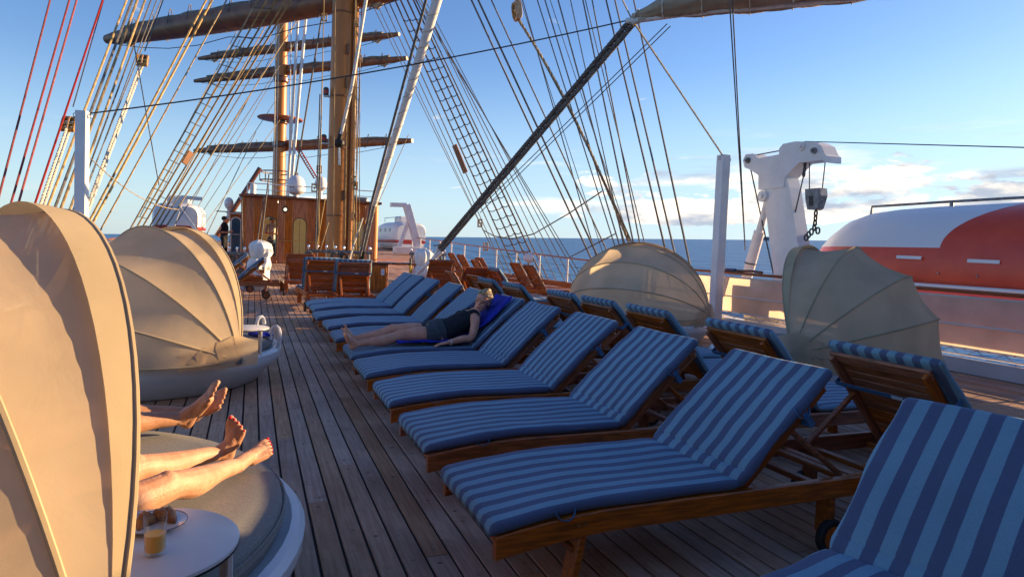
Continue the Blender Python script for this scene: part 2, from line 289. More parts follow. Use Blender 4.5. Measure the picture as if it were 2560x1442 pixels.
# ------------------------------------------------------------------ mesh helpers
class MB:
    def __init__(s): s.v = []; s.f = []
    def add(s, vs, fs):
        o = len(s.v); s.v += [tuple(v) for v in vs]; s.f += [tuple(i + o for i in f) for f in fs]; return s
    def box(s, c, d, rot=None):
        hx, hy, hz = d[0] / 2, d[1] / 2, d[2] / 2
        vs = [Vector((x, y, z)) for x in (-hx, hx) for y in (-hy, hy) for z in (-hz, hz)]
        if rot is not None: vs = [rot @ v for v in vs]
        return s.add([v + Vector(c) for v in vs], [(0, 1, 3, 2), (4, 6, 7, 5), (0, 4, 5, 1), (2, 3, 7, 6), (0, 2, 6, 4), (1, 5, 7, 3)])
    def cbox(s, c, d, bev=0.006, rot=None):      # box with chamfered edges
        hx, hy, hz = d[0] / 2, d[1] / 2, d[2] / 2; b = min(bev, hx * .9, hy * .9, hz * .9)
        vs = []; idx = {}
        for sx in (-1, 1):
            for sy in (-1, 1):
                for sz in (-1, 1):
                    for k in range(3):
                        p = [sx * (hx - b), sy * (hy - b), sz * (hz - b)]; p[k] = (sx * hx, sy * hy, sz * hz)[k]
                        idx[(sx, sy, sz, k)] = len(vs); vs.append(Vector(p))
        fs = []
        def q(a): fs.append(tuple(idx[i] for i in a))
        for sg in (-1, 1):
            q([(sg, -1, -1, 0), (sg, 1, -1, 0), (sg, 1, 1, 0), (sg, -1, 1, 0)][::sg])
            q([(-1, sg, -1, 1), (-1, sg, 1, 1), (1, sg, 1, 1), (1, sg, -1, 1)][::sg])
            q([(-1, -1, sg, 2), (1, -1, sg, 2), (1, 1, sg, 2), (-1, 1, sg, 2)][::sg])
        for a in (-1, 1):
            for c_ in (-1, 1):
                q([(a, c_, -1, 0), (a, c_, -1, 1), (a, c_, 1, 1), (a, c_, 1, 0)])
                q([(a, -1, c_, 0), (a, -1, c_, 2), (a, 1, c_, 2), (a, 1, c_, 0)])
                q([(-1, a, c_, 1), (-1, a, c_, 2), (1, a, c_, 2), (1, a, c_, 1)])
        for a in (-1, 1):
            for c_ in (-1, 1):
                for e in (-1, 1): q([(a, c_, e, 0), (a, c_, e, 1), (a, c_, e, 2)])
        if rot is not None: vs = [rot @ v for v in vs]
        return s.add([v + Vector(c) for v in vs], fs)
    def bar(s, a, b, w, h, up=(0, 0, 1), bev=0.005):
        a, b = Vector(a), Vector(b); d = (b - a); L = d.length; x = d.normalized()
        y = Vector(up).cross(x)
        if y.length < 1e-4: y = Vector((0, 1, 0)).cross(x)
        y.normalize(); z = x.cross(y)
        m = Matrix((x, y, z)).transposed()
        return s.cbox((a + b) / 2, (L, w, h), bev, m)
    def loft(s, rings, caps=True, closed=False):
        k = len(rings[0]); vs = [p for r in rings for p in r]; fs = []
        nr = len(rings)
        for i in range(nr if closed else nr - 1):
            j = (i + 1) % nr
            for a in range(k):
                b = (a + 1) % k; fs.append((i * k + a, i * k + b, j * k + b, j * k + a))
        if caps and not closed: fs.append(tuple(range(k))[::-1]); fs.append(tuple(range((nr - 1) * k, nr * k)))
        return s.add(vs, fs)
    def tube(s, pts, r, seg=6, closed=False, caps=True, flat=1.0):
        pts = [Vector(p) for p in pts]; N = len(pts); rr = r if isinstance(r, (list, tuple)) else [r] * N
        rings = []; ref = None
        for i, p in enumerate(pts):
            if closed: tg = pts[(i + 1) % N] - pts[i - 1]
            else: tg = (pts[min(i + 1, N - 1)] - pts[max(i - 1, 0)])
            tg.normalize()
            if ref is None:
                ref = Vector((0, 0, 1)) if abs(tg.z) < .9 else Vector((1, 0, 0))
            u = ref - tg * ref.dot(tg); u.normalize(); ref = u; v = tg.cross(u)
            rings.append([p + (u * math.cos(2 * math.pi * k / seg) * flat + v * math.sin(2 * math.pi * k / seg)) * rr[i] for k in range(seg)])
        return s.loft(rings, caps, closed)
    def lathe(s, prof, seg=24, c=(0, 0, 0), axis='z', caps=True):
        c = Vector(c); rings = []
        for r, h in prof:
            ring = []
            for k in range(seg):
                a = 2 * math.pi * k / seg; q = (r * math.cos(a), r * math.sin(a), h)
                if axis == 'y': q = (q[0], q[2], q[1])
                if axis == 'x': q = (q[2], q[0], q[1])
                ring.append(c + Vector(q))
            rings.append(ring)
        return s.loft(rings, caps)
    def prism(s, poly, a, b, axis='y'):
        """extrude a polygon of (u, v) from a to b along an axis"""
        def pt(u, v, w): return {'x': (w, u, v), 'y': (u, w, v), 'z': (u, v, w)}[axis]
        k = len(poly); vs = [pt(u, v, a) for u, v in poly] + [pt(u, v, b) for u, v in poly]
        fs = [tuple(range(k)), tuple(range(k, 2 * k))[::-1]] + [(i, i + k, (i + 1) % k + k, (i + 1) % k) for i in range(k)]
        return s.add(vs, fs)
    def ball(s, c, r, seg=12, rings=8):
        c = Vector(c); r = r if isinstance(r, (tuple, list)) else (r, r, r)
        rr = []
        for i in range(1, rings):
            th = math.pi * i / rings
            rr.append([c + Vector((r[0] * math.sin(th) * math.cos(2 * math.pi * k / seg), r[1] * math.sin(th) * math.sin(2 * math.pi * k / seg), -r[2] * math.cos(th))) for k in range(seg)])
        o = len(s.v); s.loft(rr, False)
        b = len(s.v); s.v += [tuple(c + Vector((0, 0, -r[2]))), tuple(c + Vector((0, 0, r[2])))]
        last = o + (rings - 2) * seg
        for k in range(seg):
            s.f.append((b, o + (k + 1) % seg, o + k)); s.f.append((b + 1, last + k, last + (k + 1) % seg))
        return s
    def mesh(s, name, m, smooth=False):
        me = bpy.data.meshes.new(name); me.from_pydata(s.v, [], s.f); me.validate()
        bm = bmesh.new(); bm.from_mesh(me); bmesh.ops.recalc_face_normals(bm, faces=bm.faces); bm.to_mesh(me); bm.free()
        if m: me.materials.append(M[m] if isinstance(m, str) else m)
        if smooth:
            me.polygons.foreach_set('use_smooth', [True] * len(me.polygons))
            if smooth != 'all': me.set_sharp_from_angle(angle=R(40))
        me.update(); return me
    def build(s, name, m, parent=None, smooth=False):
        o = bpy.data.objects.new(name, s.mesh(name, m, smooth)); col.objects.link(o)
        if parent: o.parent = parent
        return o
def tag(o, label=None, cat=None, group=None, kind=None):
    if label: o['label'] = label
    if cat: o['category'] = cat
    if group: o['group'] = group
    if kind: o['kind'] = kind
    return o
def thing(name, label, cat, loc=(0, 0, 0), rz=0.0, group=None):
    o = bpy.data.objects.new(name, None); col.objects.link(o); o.empty_display_size = 0.1
    o.location = loc; o.rotation_euler = (0, 0, rz); return tag(o, label, cat, group)
def copy_tree(o, parent=None):
    c = o.copy(); col.objects.link(c); c.parent = parent
    for ch in list(o.children): copy_tree(ch, c)
    return c
# ================================================================== the setting: sea, island, deck, hull
SEA_P = Vector((0, 0, -8.5))
sea = MB().add([(-26000, -26000, 0), (26000, -26000, 0), (26000, 26000, 0), (-26000, 26000, 0)], [(0, 1, 2, 3)]).build('sea', 'sea_water')
sea.location = SEA_P; sea.rotation_euler = SEA_N.to_track_quat('Z', 'Y').to_euler(); tag(sea, kind='structure', label='deep blue open sea to the horizon')
def island(px0, px1, prof, dist, label):
    d0, d1 = ray(px0, 600), ray(px1, 600)
    a = Vector((0, 0, CAM_H)) + d0 * (dist / d0.length); b = Vector((0, 0, CAM_H)) + d1 * (dist / d1.length)
    back = (a + b).normalized() * 260; back.z = 0
    def onsea(p): return p.z - ((p - SEA_P).dot(SEA_N)) / SEA_N.z
    N = len(prof); rings = []; m = MB(); rnd = random.Random(3); vs = []; fs = []
    rows = (0, .25, .5, .75, 1.0)
    for i, hgt in enumerate(prof):
        for j, q in enumerate(rows):
            p = a.lerp(b, i / (N - 1)) + back * (q - .5)
            k = math.sin(math.pi * q) ** .7
            p.z = onsea(p) - 1 + hgt * k * (0.85 + .3 * rnd.random() if q not in (.5,) else 1)
            vs.append(p)
    k = len(rows)
    for i in range(N - 1):
        for j in range(k - 1): fs.append((i * k + j, i * k + j + 1, (i + 1) * k + j + 1, (i + 1) * k + j))
    o = m.add(vs, fs).build('island', 'hazed_rock', smooth='all'); return tag(o, label, 'island', kind='structure')
island(1890, 1990, (2, 18, 34, 45, 50, 46, 52, 70, 82, 74, 60, 48, 52, 36, 22, 2), 9000, 'distant grey blue island with a low peak on the horizon')
island(1480, 1560, (1, 5, 9, 13, 11, 7, 6, 2), 11000, 'faint low islet far off on the horizon')

XL, XR = -3.5, 9.05
PW = 0.113
m = MB(); ys = [-3 + 1.0 * i for i in range(0, 50)]; ys = [y for y in ys if y <= 46]
vs = [(x, y, dz(y) - 0.012) for y in ys for x in (XL, XR)]; vs += [(x, y, dz(y) - 0.30) for y in ys for x in (XL, XR)]
fs = [(2 * i, 2 * i + 1, 2 * i + 3, 2 * i + 2) for i in range(len(ys) - 1)]
k = 2 * len(ys)
fs += [(k + 2 * i, k + 2 * i + 2, k + 2 * i + 3, k + 2 * i + 1) for i in range(len(ys) - 1)]
fs += [(2 * i, 2 * i + 2, k + 2 * i + 2, k + 2 * i) for i in range(len(ys) - 1)] + [(2 * i + 1, k + 2 * i + 1, k + 2 * i + 3, 2 * i + 3) for i in range(len(ys) - 1)]
deck = m.add(vs, fs).build('deck', 'caulk'); tag(deck, 'laid teak deck with black caulked seams', kind='structure')
# planks: single pieces over the part that can be told apart, the rest of the deck as one mesh
GAP, PL, PT = 0.0135, 3.15, 0.02
def plank_box(mb, x, y0, y1):
    a, b = x - (PW - GAP) / 2, x + (PW - GAP) / 2; c = 0.0018
    z0, z1 = dz(y0), dz(y1)
    mb.add([(a, y0, z0 - c), (b, y0, z0 - c), (b, y1, z1 - c), (a, y1, z1 - c), (a + c, y0 + c, z0), (b - c, y0 + c, z0), (b - c, y1 - c, z1), (a + c, y1 - c, z1),
            (a, y0, z0 - .013), (b, y0, z0 - .013), (b, y1, z1 - .013), (a, y1, z1 - .013)],
           [(4, 5, 6, 7), (0, 1, 5, 4), (1, 2, 6, 5), (2, 3, 7, 6), (3, 0, 4, 7), (8, 9, 1, 0), (9, 10, 2, 1), (10, 11, 3, 2), (11, 8, 0, 3)])
pm_ = MB(); plank_box(pm_, 0, 0, PL - 0.004); plank_me = pm_.mesh('plank', 'plank')
bm_ = MB(); bm_.lathe([(0.0105, 0), (0.0105, 0.0007)], 12); bung_me = bm_.mesh('bung', 'bung_wood')
rest = MB(); count = 0; j0 = int((XL + .2) / PW) - 1
for j in range(j0, int((XR - .12) / PW)):
    x = j * PW + 0.02
    off = ((j % 3) * PL / 3 + (j // 3 % 2) * 0.37 + 0.28 * math.sin(j * 1.7)) % PL
    y = -2.6 - off
    while y < 44:
        y1 = y + PL
        single = -1.25 < x < 4.15 and y > -1.2 and y1 < 10.6 and y1 > 1.6
        if single:
            o = bpy.data.objects.new('plank', plank_me); col.objects.link(o); o.parent = deck; o.location = (x, y, 0); count += 1
            if y1 < 9.0 and x < 1.6:
                for q in (.07, .07 + PL * .31, .07 + PL * .64, PL - .075):
                    if y + q > 1.6: bo = bpy.data.objects.new('bung', bung_me); col.objects.link(bo); bo.parent = o; bo.location = (random.uniform(-.012, .012), q + random.uniform(-.02, .02), .0001)
        elif y1 > -2.4:
            ya = y
            while ya < y1 - 1e-3:                     # follow the sheer in short steps
                yb = min(y1 - .004, ya + (PL if y1 < 10 else PL / 2)); plank_box(rest, x, max(ya, -2.9), yb); ya = yb if yb < y1 - .005 else y1
        y = y1
tag(rest.build('planking', 'plank', deck), kind='stuff')
# ship's side and the painted waterway along the starboard edge
hull = MB()
hull.add([(9.05, -3, -.02), (9.40, -3, -.02), (9.40, 46, .5), (9.05, 46, .5), (9.40, -3, -.25), (9.6, 46, .2), (8.9, -3, -9), (8.9, 46, -9)], [(0, 1, 2, 3), (1, 4, 5, 2), (4, 6, 7, 5)])
hull.add([(-3.5, -3, 0), (-3.8, -3, 0), (-3.8, 46, .5), (-3.5, 46, .5), (-3.6, -3, -9), (-3.6, 46, -9)], [(0, 3, 2, 1), (1, 2, 5, 4)])
tag(hull.build('ship_side', 'white_paint'), 'white painted edge and side of the ship', kind='structure')

wwy = MB().add([(8.70, -3, .012), (9.38, -3, .012), (9.38, 14, .03), (8.70, 14, .03)], [(0, 1, 2, 3)]).build('waterway', 'waterway_gold'); tag(wwy, 'waterway sheet coloured gold as if sunlit outside the weather cloth', kind='structure')
# ------------------------------------------------------------------ starboard bulwark with weather cloth
bul = thing('bulwark', 'white bulwark with weather cloth panels and varnished rail beside the lifeboat', 'bulwark', (8.72, 0, 0))
Y0, Y1 = -2.0, 13.4
MB().box((-.10, (Y0 + Y1) / 2, .105), (.03, Y1 - Y0, .19)).build('coaming', 'bulwark_paint', bul)
MB().box((-.085, (Y0 + Y1) / 2, .012), (.015, Y1 - Y0, .022)).build('scupper', 'dark_edge', bul)
rail_pts = [(0.0, Y0, 1.06), (0, 5, 1.055), (0, 10, 1.07), (0, Y1, 1.085)]
rings = [[(x + .055 * math.cos(a), y, z + .028 * math.sin(a)) for a in [2 * math.pi * k / 12 for k in range(12)]] for x, y, z in rail_pts]
MB().loft(rings).build('top_rail', 'teak_rail', bul, True)
ny = 0
y = Y0
while y < Y1 - .2:
    ye = min(y + 2.15, Y1)
    NX = 10; vs = []; fs = []
    for i in range(NX + 1):
        for j in range(6):
            yy = y + .03 + (ye - y - .06) * i / NX; zz = .30 + .69 * j / 5
            vs.append((.035 + .012 * math.sin(3.1 * yy + zz * 5) * math.sin(math.pi * j / 5), yy, zz))
    for i in range(NX):
        for j in range(5): fs.append((i * 6 + j, (i + 1) * 6 + j, (i + 1) * 6 + j + 1, i * 6 + j + 1))
    pnl = MB().add(vs, fs).build('cloth_panel', 'weather_cloth', bul, 'all')
    hem = MB().box((.028, (y + ye) / 2, .31), (.006, ye - y - .06, .03)); hem.box((.028, (y + ye) / 2, .985), (.006, ye - y - .06, .03)); hem.build('hem', 'bulwark_paint', pnl)
    g = MB()
    for q in range(7): g.lathe([(.009, 0), (.009, .006), (.004, .007)], 8, (.019, y + .15 + q * (ye - y - .3) / 6, .31), 'x')
    g.build('eyelets', 'brass', pnl)
    st = MB().cbox((-.035, y, .52), (.05, .055, 1.02), .006); st.build('stanchion', 'bulwark_paint', bul)
    y = ye
for zz, rr in ((.62, .014), (.235, .012)):
    MB().tube([(-.03, Y0, zz), (-.03, Y1, zz)], rr, 8).build('pipe_rail', 'bulwark_paint', bul, True)
# lashings under the cloth
ls = MB()
y = Y0 + .2
while y < Y1 - .4:
    ls.tube([(.02, y, .305), (.0, y + .16, .2), (.02, y + .33, .305)], .004, 5); y += .34
ls.build('lashing', 'rope_grey', bul)

# ------------------------------------------------------------------ open guard rail forward of the bulwark
gr = thing('guard_rail', 'white stanchioned guard rail with varnished top rail along the open sea', 'railing', (8.72, 0, 0))
ys_ = [13.5 + 2.05 * i for i in range(0, 13)]
tp = [(0, y, dz(y) + 1.0) for y in ys_]; tp[0] = (0, 13.42, 1.085)
rings = [[(x + .05 * math.cos(a), y, z + .028 * math.sin(a)) for a in [2 * math.pi * k / 10 for k in range(10)]] for x, y, z in tp]
MB().loft(rings).build('top_rail', 'teak_rail', gr, True)
for i, yv in enumerate(ys_):
    z0 = dz(yv); st = MB(); st.tube([(0, yv, z0), (0, yv, z0 + .98)], .032, 8); st.lathe([(.07, z0), (.07, z0 + .02), (.035, z0 + .035)], 10, (0, yv, 0))
    st.build('stanchion', 'white_paint', gr, True)
for q in (.28, .52, .76):
    MB().tube([(0, y, dz(y) + q) for y in ys_], .006, 5).build('guard_wire', 'wire', gr)
MB().box((0, 26, .33), (.10, 25, .20)).build('coaming', 'teak_rail', gr)
lamp = thing('deck_floodlight', 'round grey floodlight clamped to the guard rail stanchion', 'floodlight', (8.5, 20.0, dz(20) + .86))
MB().lathe([(.03, -.2), (.10, -.16), (.17, -.02), (.18, .05), (.16, .06)], 18, (0, 0, 0), 'x').build('housing', 'white_plastic', lamp, True)
MB().tube([(.0, .0, -.02), (.12, 0, -.12), (.22, 0, -.12)], .02, 6).build('bracket', 'steel', lamp)

# port side: low rail behind the day beds
pr = thing('port_rail', 'white guard rail on the far side of the deck behind the day beds', 'railing', (-3.35, 0, 0))
yp = [0 + 2.2 * i for i in range(0, 13)]
MB().loft([[(.05 * math.cos(a), y, dz(y) + 1.0 + .028 * math.sin(a)) for a in [2 * math.pi * k / 10 for k in range(10)]] for y in yp]).build('top_rail', 'teak_rail', pr, True)
for yv in yp: MB().tube([(0, yv, dz(yv)), (0, yv, dz(yv) + .98)], .03, 8).build('stanchion', 'white_paint', pr, True)
for q in (.3, .65): MB().tube([(0, y, dz(y) + q) for y in yp], .006, 5).build('guard_wire', 'wire', pr)

# ------------------------------------------------------------------ awning posts
def post(x, y, z0, z1, w_, label, lean=0.0, collar=True):
    p = thing('awning_post', label, 'post', (x, y, z0), 0)
    top = Vector((lean, 0, z1 - z0))
    rings = []
    for t_ in (0, 1):
        c = top * t_; hw = w_ / 2
        rings.append([c + Vector((sx * hw * a, sy * hw * b_, 0)) for sx, sy, a, b_ in ((-1, -1, 1, .9), (-1, -1, .9, 1), (1, -1, .9, 1), (1, -1, 1, .9), (1, 1, 1, .9), (1, 1, .9, 1), (-1, 1, .9, 1), (-1, 1, 1, .9))])
    MB().loft(rings).build('shaft', 'white_paint', p)
    e = MB(); e.tube([top + Vector((w_ / 2 + .03 + .03 * math.cos(a), -.02, -.08 + .03 * math.sin(a))) for a in [2 * math.pi * k / 10 for k in range(10)]], .008, 5, True); e.build('eye', 'steel', p, True); e = MB()
    e.tube([top + Vector((-w_ / 2 - .02 + .025 * math.cos(a), -.02, -.07 + .03 * math.sin(a))) for a in [2 * math.pi * k / 10 for k in range(10)]], .007, 5, True)
    e.build('eye', 'steel', p, True)
    MB().cbox((0, 0, .03), (w_ + .12, w_ + .12, .06), .01).build('foot_plate', 'white_paint', p)
    return p
post_s = post(8.46, 10.5, 0.0, 3.34, .19, 'tall white awning post standing at the bulwark beside the boat crane')
post_p = post(-2.57, 12.5, dz(12.5), 3.30, .16, 'tall white awning post rising behind the day bed hoods'); post_p.rotation_euler.z = -.15
sp = MB().cbox((0, -.0985, 1.75), (.07, .004, .16), .001).build('sticker', 'reflector', post_s)
# ================================================================== sun loungers
# local frame: x from the foot end (0) to the head end (2.0), y across, z up from the deck
HX, BA, BL = 1.19, R(43.5), 0.655                   # hinge, backrest angle, backrest length
HW = 0.335
def rail_z(x): return 0.318 - 0.055 * max(0.0, 1 - x / 0.55) ** 1.7
def frame(ba): return Vector((math.cos(ba), 0, math.sin(ba))), Vector((-math.sin(ba), 0, math.cos(ba)))
HINGE = Vector((HX, 0, 0.345))
def shared(mb, name, m, smooth=False): return mb.mesh(name, m, smooth)
def rail_mesh():
    xs = [0, .08, .18, .3, .45, .65, 1.2, 2.0]; rings = []
    for x in xs:
        z = rail_z(x); h = .048
        rings.append([(x, -.015, z - h + .004), (x, .015, z - h + .004), (x, .018, z - h + .008), (x, .018, z + h - .006), (x, .014, z + h), (x, -.014, z + h), (x, -.018, z + h - .006), (x, -.018, z - h + .008)])
    return MB().loft(rings).mesh('side_rail', 'teak_rail')
ME_RAIL = rail_mesh()
ME_FLEG = MB().bar((.33, 0, 0), (.385, 0, .30), .034, .085, (0, 1, 0)).mesh('leg', 'teak_rail')
ME_RLEG = MB().bar((1.72, 0, .085), (1.72, 0, .30), .034, .09, (0, 1, 0)).mesh('leg', 'teak_rail')
ME_WHEEL = MB().lathe([(.055, -.016), (.055, .016)], 18, (0, 0, 0), 'y').lathe([(.018, -.024), (.018, .024)], 10, (0, 0, 0), 'y').mesh('wheel', 'teak_slat', True)
ME_TYRE = MB().lathe([(.055, -.017), (.08, -.019), (.085, -.012), (.085, .012), (.08, .019), (.055, .017)], 22, (0, 0, 0), 'y', caps=False).mesh('tyre', 'rubber', True)
ME_SLAT = MB().cbox((0, 0, 0), (.052, 2 * HW - .045, .016), .004).mesh('slat', 'teak_slat')
ME_BSLAT = MB().cbox((0, 0, 0), (.0570, 2 * HW - .15, .015), .004).mesh('slat', 'teak_slat')
ME_TOP = MB().cbox((0, 0, 0), (.062, 2 * HW - .055, .024), .006).mesh('top_bar', 'teak_slat')
ME_STILE = MB().cbox((BL / 2 - .01, 0, 0), (BL + .03, .03, .058), .006).mesh('stile', 'teak_rail')
ME_CROSS = MB().cbox((0, 0, 0), (.045, 2 * HW - .05, .03), .005).mesh('cross_bar', 'teak_slat')
PROPS = {}
def prop_for(ba):
    if ba not in PROPS: PROPS[ba] = MB().bar((0, 0, 0), (.36, 0, .36 - .345 - .40 * math.sin(ba)), .022, .036, (0, 1, 0)).mesh('prop', 'teak_rail')
    return PROPS[ba]
tr = MB()
for s_ in (-.14, .14): tr.cbox((0, s_, 0), (.40, .022, .022), .004)
for q in (-.2, .2): tr.cbox((q, 0, .02), (.022, .32, .02), .004)
for q in (-.12, -.04, .04, .12): tr.cbox((q, 0, -.004), (.055, .27, .010), .003)
ME_TRAY = tr.mesh('tray', 'teak_slat')
ME_BOLT = MB().lathe([(.008, 0), (.008, .004), (.004, .006)], 8, (0, 0, 0), 'y').mesh('bolt', 'brass')

def cushion_mesh(path, nrm, thick, hw, seed, name, pinch=()):
    """soft pad swept along a path: rounded edges, slight sag and puckers"""
    rnd = random.Random(seed); rings = []; N = len(path)
    a1, a2, a3 = rnd.uniform(0, 6), rnd.uniform(0, 6), rnd.uniform(0, 6); amp = rnd.uniform(.2, .55); dip = rnd.uniform(0, .016)
    sect = []
    r = thick * .48
    for cx_, cz_, st in ((hw - r, thick / 2 - r, 0), (-(hw - r), thick / 2 - r, 90), (-(hw - r), -(thick / 2 - r), 180), (hw - r, -(thick / 2 - r), 270)):
        for k in range(4):
            a = R(st + 30 * k); sect.append((cx_ + r * math.cos(a), cz_ + r * math.sin(a)))
        if st == 0:
            for k in range(1, 8): sect.append(((hw - r) * (1 - k / 4.0), thick / 2))
    for i in range(N):
        p, nn = Vector(path[i]), Vector(nrm[i])
        t_ = i / (N - 1); e = min(t_, 1 - t_) * (N - 1)
        sq = 1.0 if e >= 2 else (0.62, 0.90)[int(e)]
        if i in pinch: sq *= .72
        ys_ = 1.0 if e >= 2 else (0.955, 0.988)[int(e)]
        ring = []
        for (yv, zv) in sect:
            w_ = amp * (0.0060 * math.sin(7 * t_ + 6 * yv + a1) + 0.0035 * math.sin(19 * t_ - 13 * yv + a2) + .003 * math.sin(37 * t_ + 4 * yv + a3)) - dip * math.sin(math.pi * t_) * (1 - (yv / hw) ** 2)
            edge = 0.006 * math.sin(14 * t_ + a3) * (1 if abs(yv) > hw - r - .001 else 0)
            up = zv * sq + (w_ if zv > 0 else 0)
            ring.append(p + nn * up + Vector((0, yv * ys_ + edge * (1 if yv > 0 else -1), 0)))
        rings.append(ring)
    return MB().loft(rings).mesh(name, 'stripes', 'all')
TH = 0.050
def seat_cushion(seed):
    xs = [-.012, -.004, .02] + [.02 + (HX - .07) * k / 22 for k in range(1, 23)] + [HX - .02, HX + .005]
    path = [(x, 0, rail_z(max(x, 0)) + .048 + TH / 2 - (.018 if x < -.006 else .006 if x < 0 else 0)) for x in xs]
    return cushion_mesh(path, [(0, 0, 1)] * len(xs), TH, HW + .012, seed, 'seat_cushion')
def back_cushion(seed, ba=BA):
    UB, NB = frame(ba)
    ss = [.0, .012, .035, .058, .068, .078] + [.078 + (BL - .05) * k / 14 for k in range(1, 15)] + [BL + .045, BL + .058]
    path = [HINGE + UB * s_ + NB * (.034 + TH / 2 + .012 * math.sin(math.pi * s_ / BL)) for s_ in ss]
    return cushion_mesh(path, [NB] * len(ss), TH, HW + .012, seed, 'back_cushion', (4,))
SEATS = [seat_cushion(s_) for s_ in (1, 2, 3, 7, 8, 9)]; BACKS = {}
tie = MB(); tie.tube([(-.042 * math.cos(R(15 * k)), -.004 - .016 * math.sin(R(15 * k)), .022 - .040 * math.sin(R(15 * k))) for k in range(-1, 14)], .007, 5, flat=.4)
ME_TIE = tie.mesh('tie', 'strap_blue')
strap = MB(); strap.box((0, 0, 0), (.03, 2 * HW + .03, .004)); strap.box((.0, .07, -.006), (.022, .13, .003), Matrix.Rotation(.25, 3, 'Z'))
for sg in (-1, 1): strap.box((0, sg * (HW + .016), .04), (.03, .004, .085))
ME_STRAP = strap.mesh('strap', 'strap_blue')
ME_LABEL = MB().box((0, 0, 0), (.022, .07, .002)).mesh('care_label', 'paper')

def backs_for(ba):
    if ba not in BACKS: BACKS[ba] = [back_cushion(s_, ba) for s_ in (4, 5, 6, 10, 11)]
    return BACKS[ba]
def part(name, me, parent, loc=(0, 0, 0), mw=None, rot=None):
    o = bpy.data.objects.new(name, me); col.objects.link(o); o.parent = parent
    if mw is not None: o.matrix_local = mw
    else:
        o.location = loc
        if rot: o.rotation_euler = rot
    return o
def lounger(label, x, y, rz, cushion=True, strapb=False, group=None, seed=0, z=0.0, seat_slats=True, ba=BA):
    UB, NB = frame(ba); BASIS = Matrix((UB, Vector((0, 1, 0)), NB)).transposed().to_4x4()
    t_ = thing('sun_lounger', label, 'sun lounger', (x, y, z), rz, group)
    rnd = random.Random(seed * 13 + 5)
    for sg in (-1, 1):
        part('side_rail', ME_RAIL, t_, (0, sg * (HW - .0), 0))
        part('leg', ME_FLEG, t_, (0, sg * (HW - .036), 0)); part('leg', ME_RLEG, t_, (0, sg * (HW - .036), 0))
        wh = part('wheel', ME_WHEEL, t_, (1.72, sg * (HW + .006), .085)); part('tyre', ME_TYRE, wh)
        for bx in (.345, .375): part('bolt', ME_BOLT, t_, (bx, sg * (HW + .018) - (0 if sg > 0 else .004), rail_z(bx) + .01))
        part('stile', ME_STILE, t_, mw=Matrix.Translation(HINGE + Vector((0, sg * (HW - .05), 0))) @ BASIS)
        pa = HINGE + UB * .40 + Vector((.02, sg * (HW - .085), -.02)); part('prop', prop_for(ba), t_, pa)
    for cxv, czv in ((.03, .285), (.36, .20), (HX + .06, .30), (1.70, .305), (1.97, .315)): part('cross_bar', ME_CROSS, t_, (cxv, 0, czv))
    part('tray', ME_TRAY, t_, (.98, -.03, .225))
    if seat_slats:
        for k in range(15):
            xv = .075 + k * .0745; part('slat', ME_SLAT, t_, (xv, 0, rail_z(xv) + .036), rot=(0, -.1 * max(0, 1 - xv / .5), 0))
    nb = 10
    for k in range(nb):
        sv = .045 + k * (BL - .115) / (nb - 1); part('slat', ME_BSLAT, t_, mw=Matrix.Translation(HINGE + UB * sv + NB * .012) @ BASIS)
    part('top_bar', ME_TOP, t_, mw=Matrix.Translation(HINGE + UB * (BL - .01) + NB * .012) @ BASIS)
    if cushion:
        sc_ = part('seat_cushion', SEATS[rnd.randrange(6)], t_, (rnd.uniform(-.012, .006), rnd.uniform(-.01, .01), 0))
        bc = part('back_cushion', backs_for(ba)[rnd.randrange(5)], t_, (0, rnd.uniform(-.012, .012), 0))
        part('tie', ME_TIE, sc_, (.30, -HW - .002, rail_z(.3) + .055)); part('tie', ME_TIE, bc, HINGE + UB * .45 + NB * .05 + Vector((0, -HW - .004, 0)))
        st = part('strap', ME_STRAP, bc, mw=Matrix.Translation(HINGE + UB * .46 + NB * -.034) @ BASIS)
        if strapb: part('care_label', ME_LABEL, st, (.012, .06, -.012))
    return t_
G1 = 'cushioned loungers in the row beside the walkway'
ROW1 = [(1.05, 'front row lounger five places from the reclining woman, on the crane side'),
        (2.62, 'front row lounger four places from the reclining woman, on the crane side'),
        (3.62, 'front row lounger three places from the reclining woman, on the crane side'),
        (4.60, 'front row lounger two places from the reclining woman, on the crane side'),
        (5.55, 'empty front row lounger right beside the reclining woman, on the crane side'),
        (6.42, 'blue striped lounger that the woman in black reclines on'),
        (7.48, 'empty front row lounger right beside the reclining woman, on the mast side'),
        (8.48, 'front row lounger two places from the reclining woman, towards the mast'),
        (9.50, 'front row lounger three places from the reclining woman, towards the mast'),
        (10.55, 'front row lounger four places from the reclining woman, touching its neighbour towards the mast'),
        (11.26, 'last lounger of the front row, towards the mast')]
rl = random.Random(11)
for i, (y, lab) in enumerate(ROW1):
    lounger(lab.replace('on the crane side', 'away from the mast'), (.85 if i == 0 else .87) + rl.uniform(-.025, .025), y, .26 if i == 0 else rl.uniform(-.014, .014), True, False, G1, i)
G2 = 'cushioned loungers facing the sea'
ORD = ['first', 'second', 'third', 'fourth', 'fifth', 'sixth', 'seventh']
ROW2 = [2.56, 3.66, 4.80, 5.72, 6.62, 8.05, 9.10]
for i, y in enumerate(ROW2):
    lounger('cushioned lounger seen from behind, facing the sea, %s of its row counting towards the mast' % ORD[i], 4.78 + rl.uniform(-.03, .03), y, math.pi + rl.uniform(-.025, .025), True, i == 0, G2, 20 + i, ba=R(50))
lounger('lone cushioned lounger facing the sea among the bare wooden ones', 5.80, 11.7, math.pi - .04, True, False, G2, 31, dz(11.7), ba=R(57))
G3 = 'cushioned loungers turned towards the deckhouse'
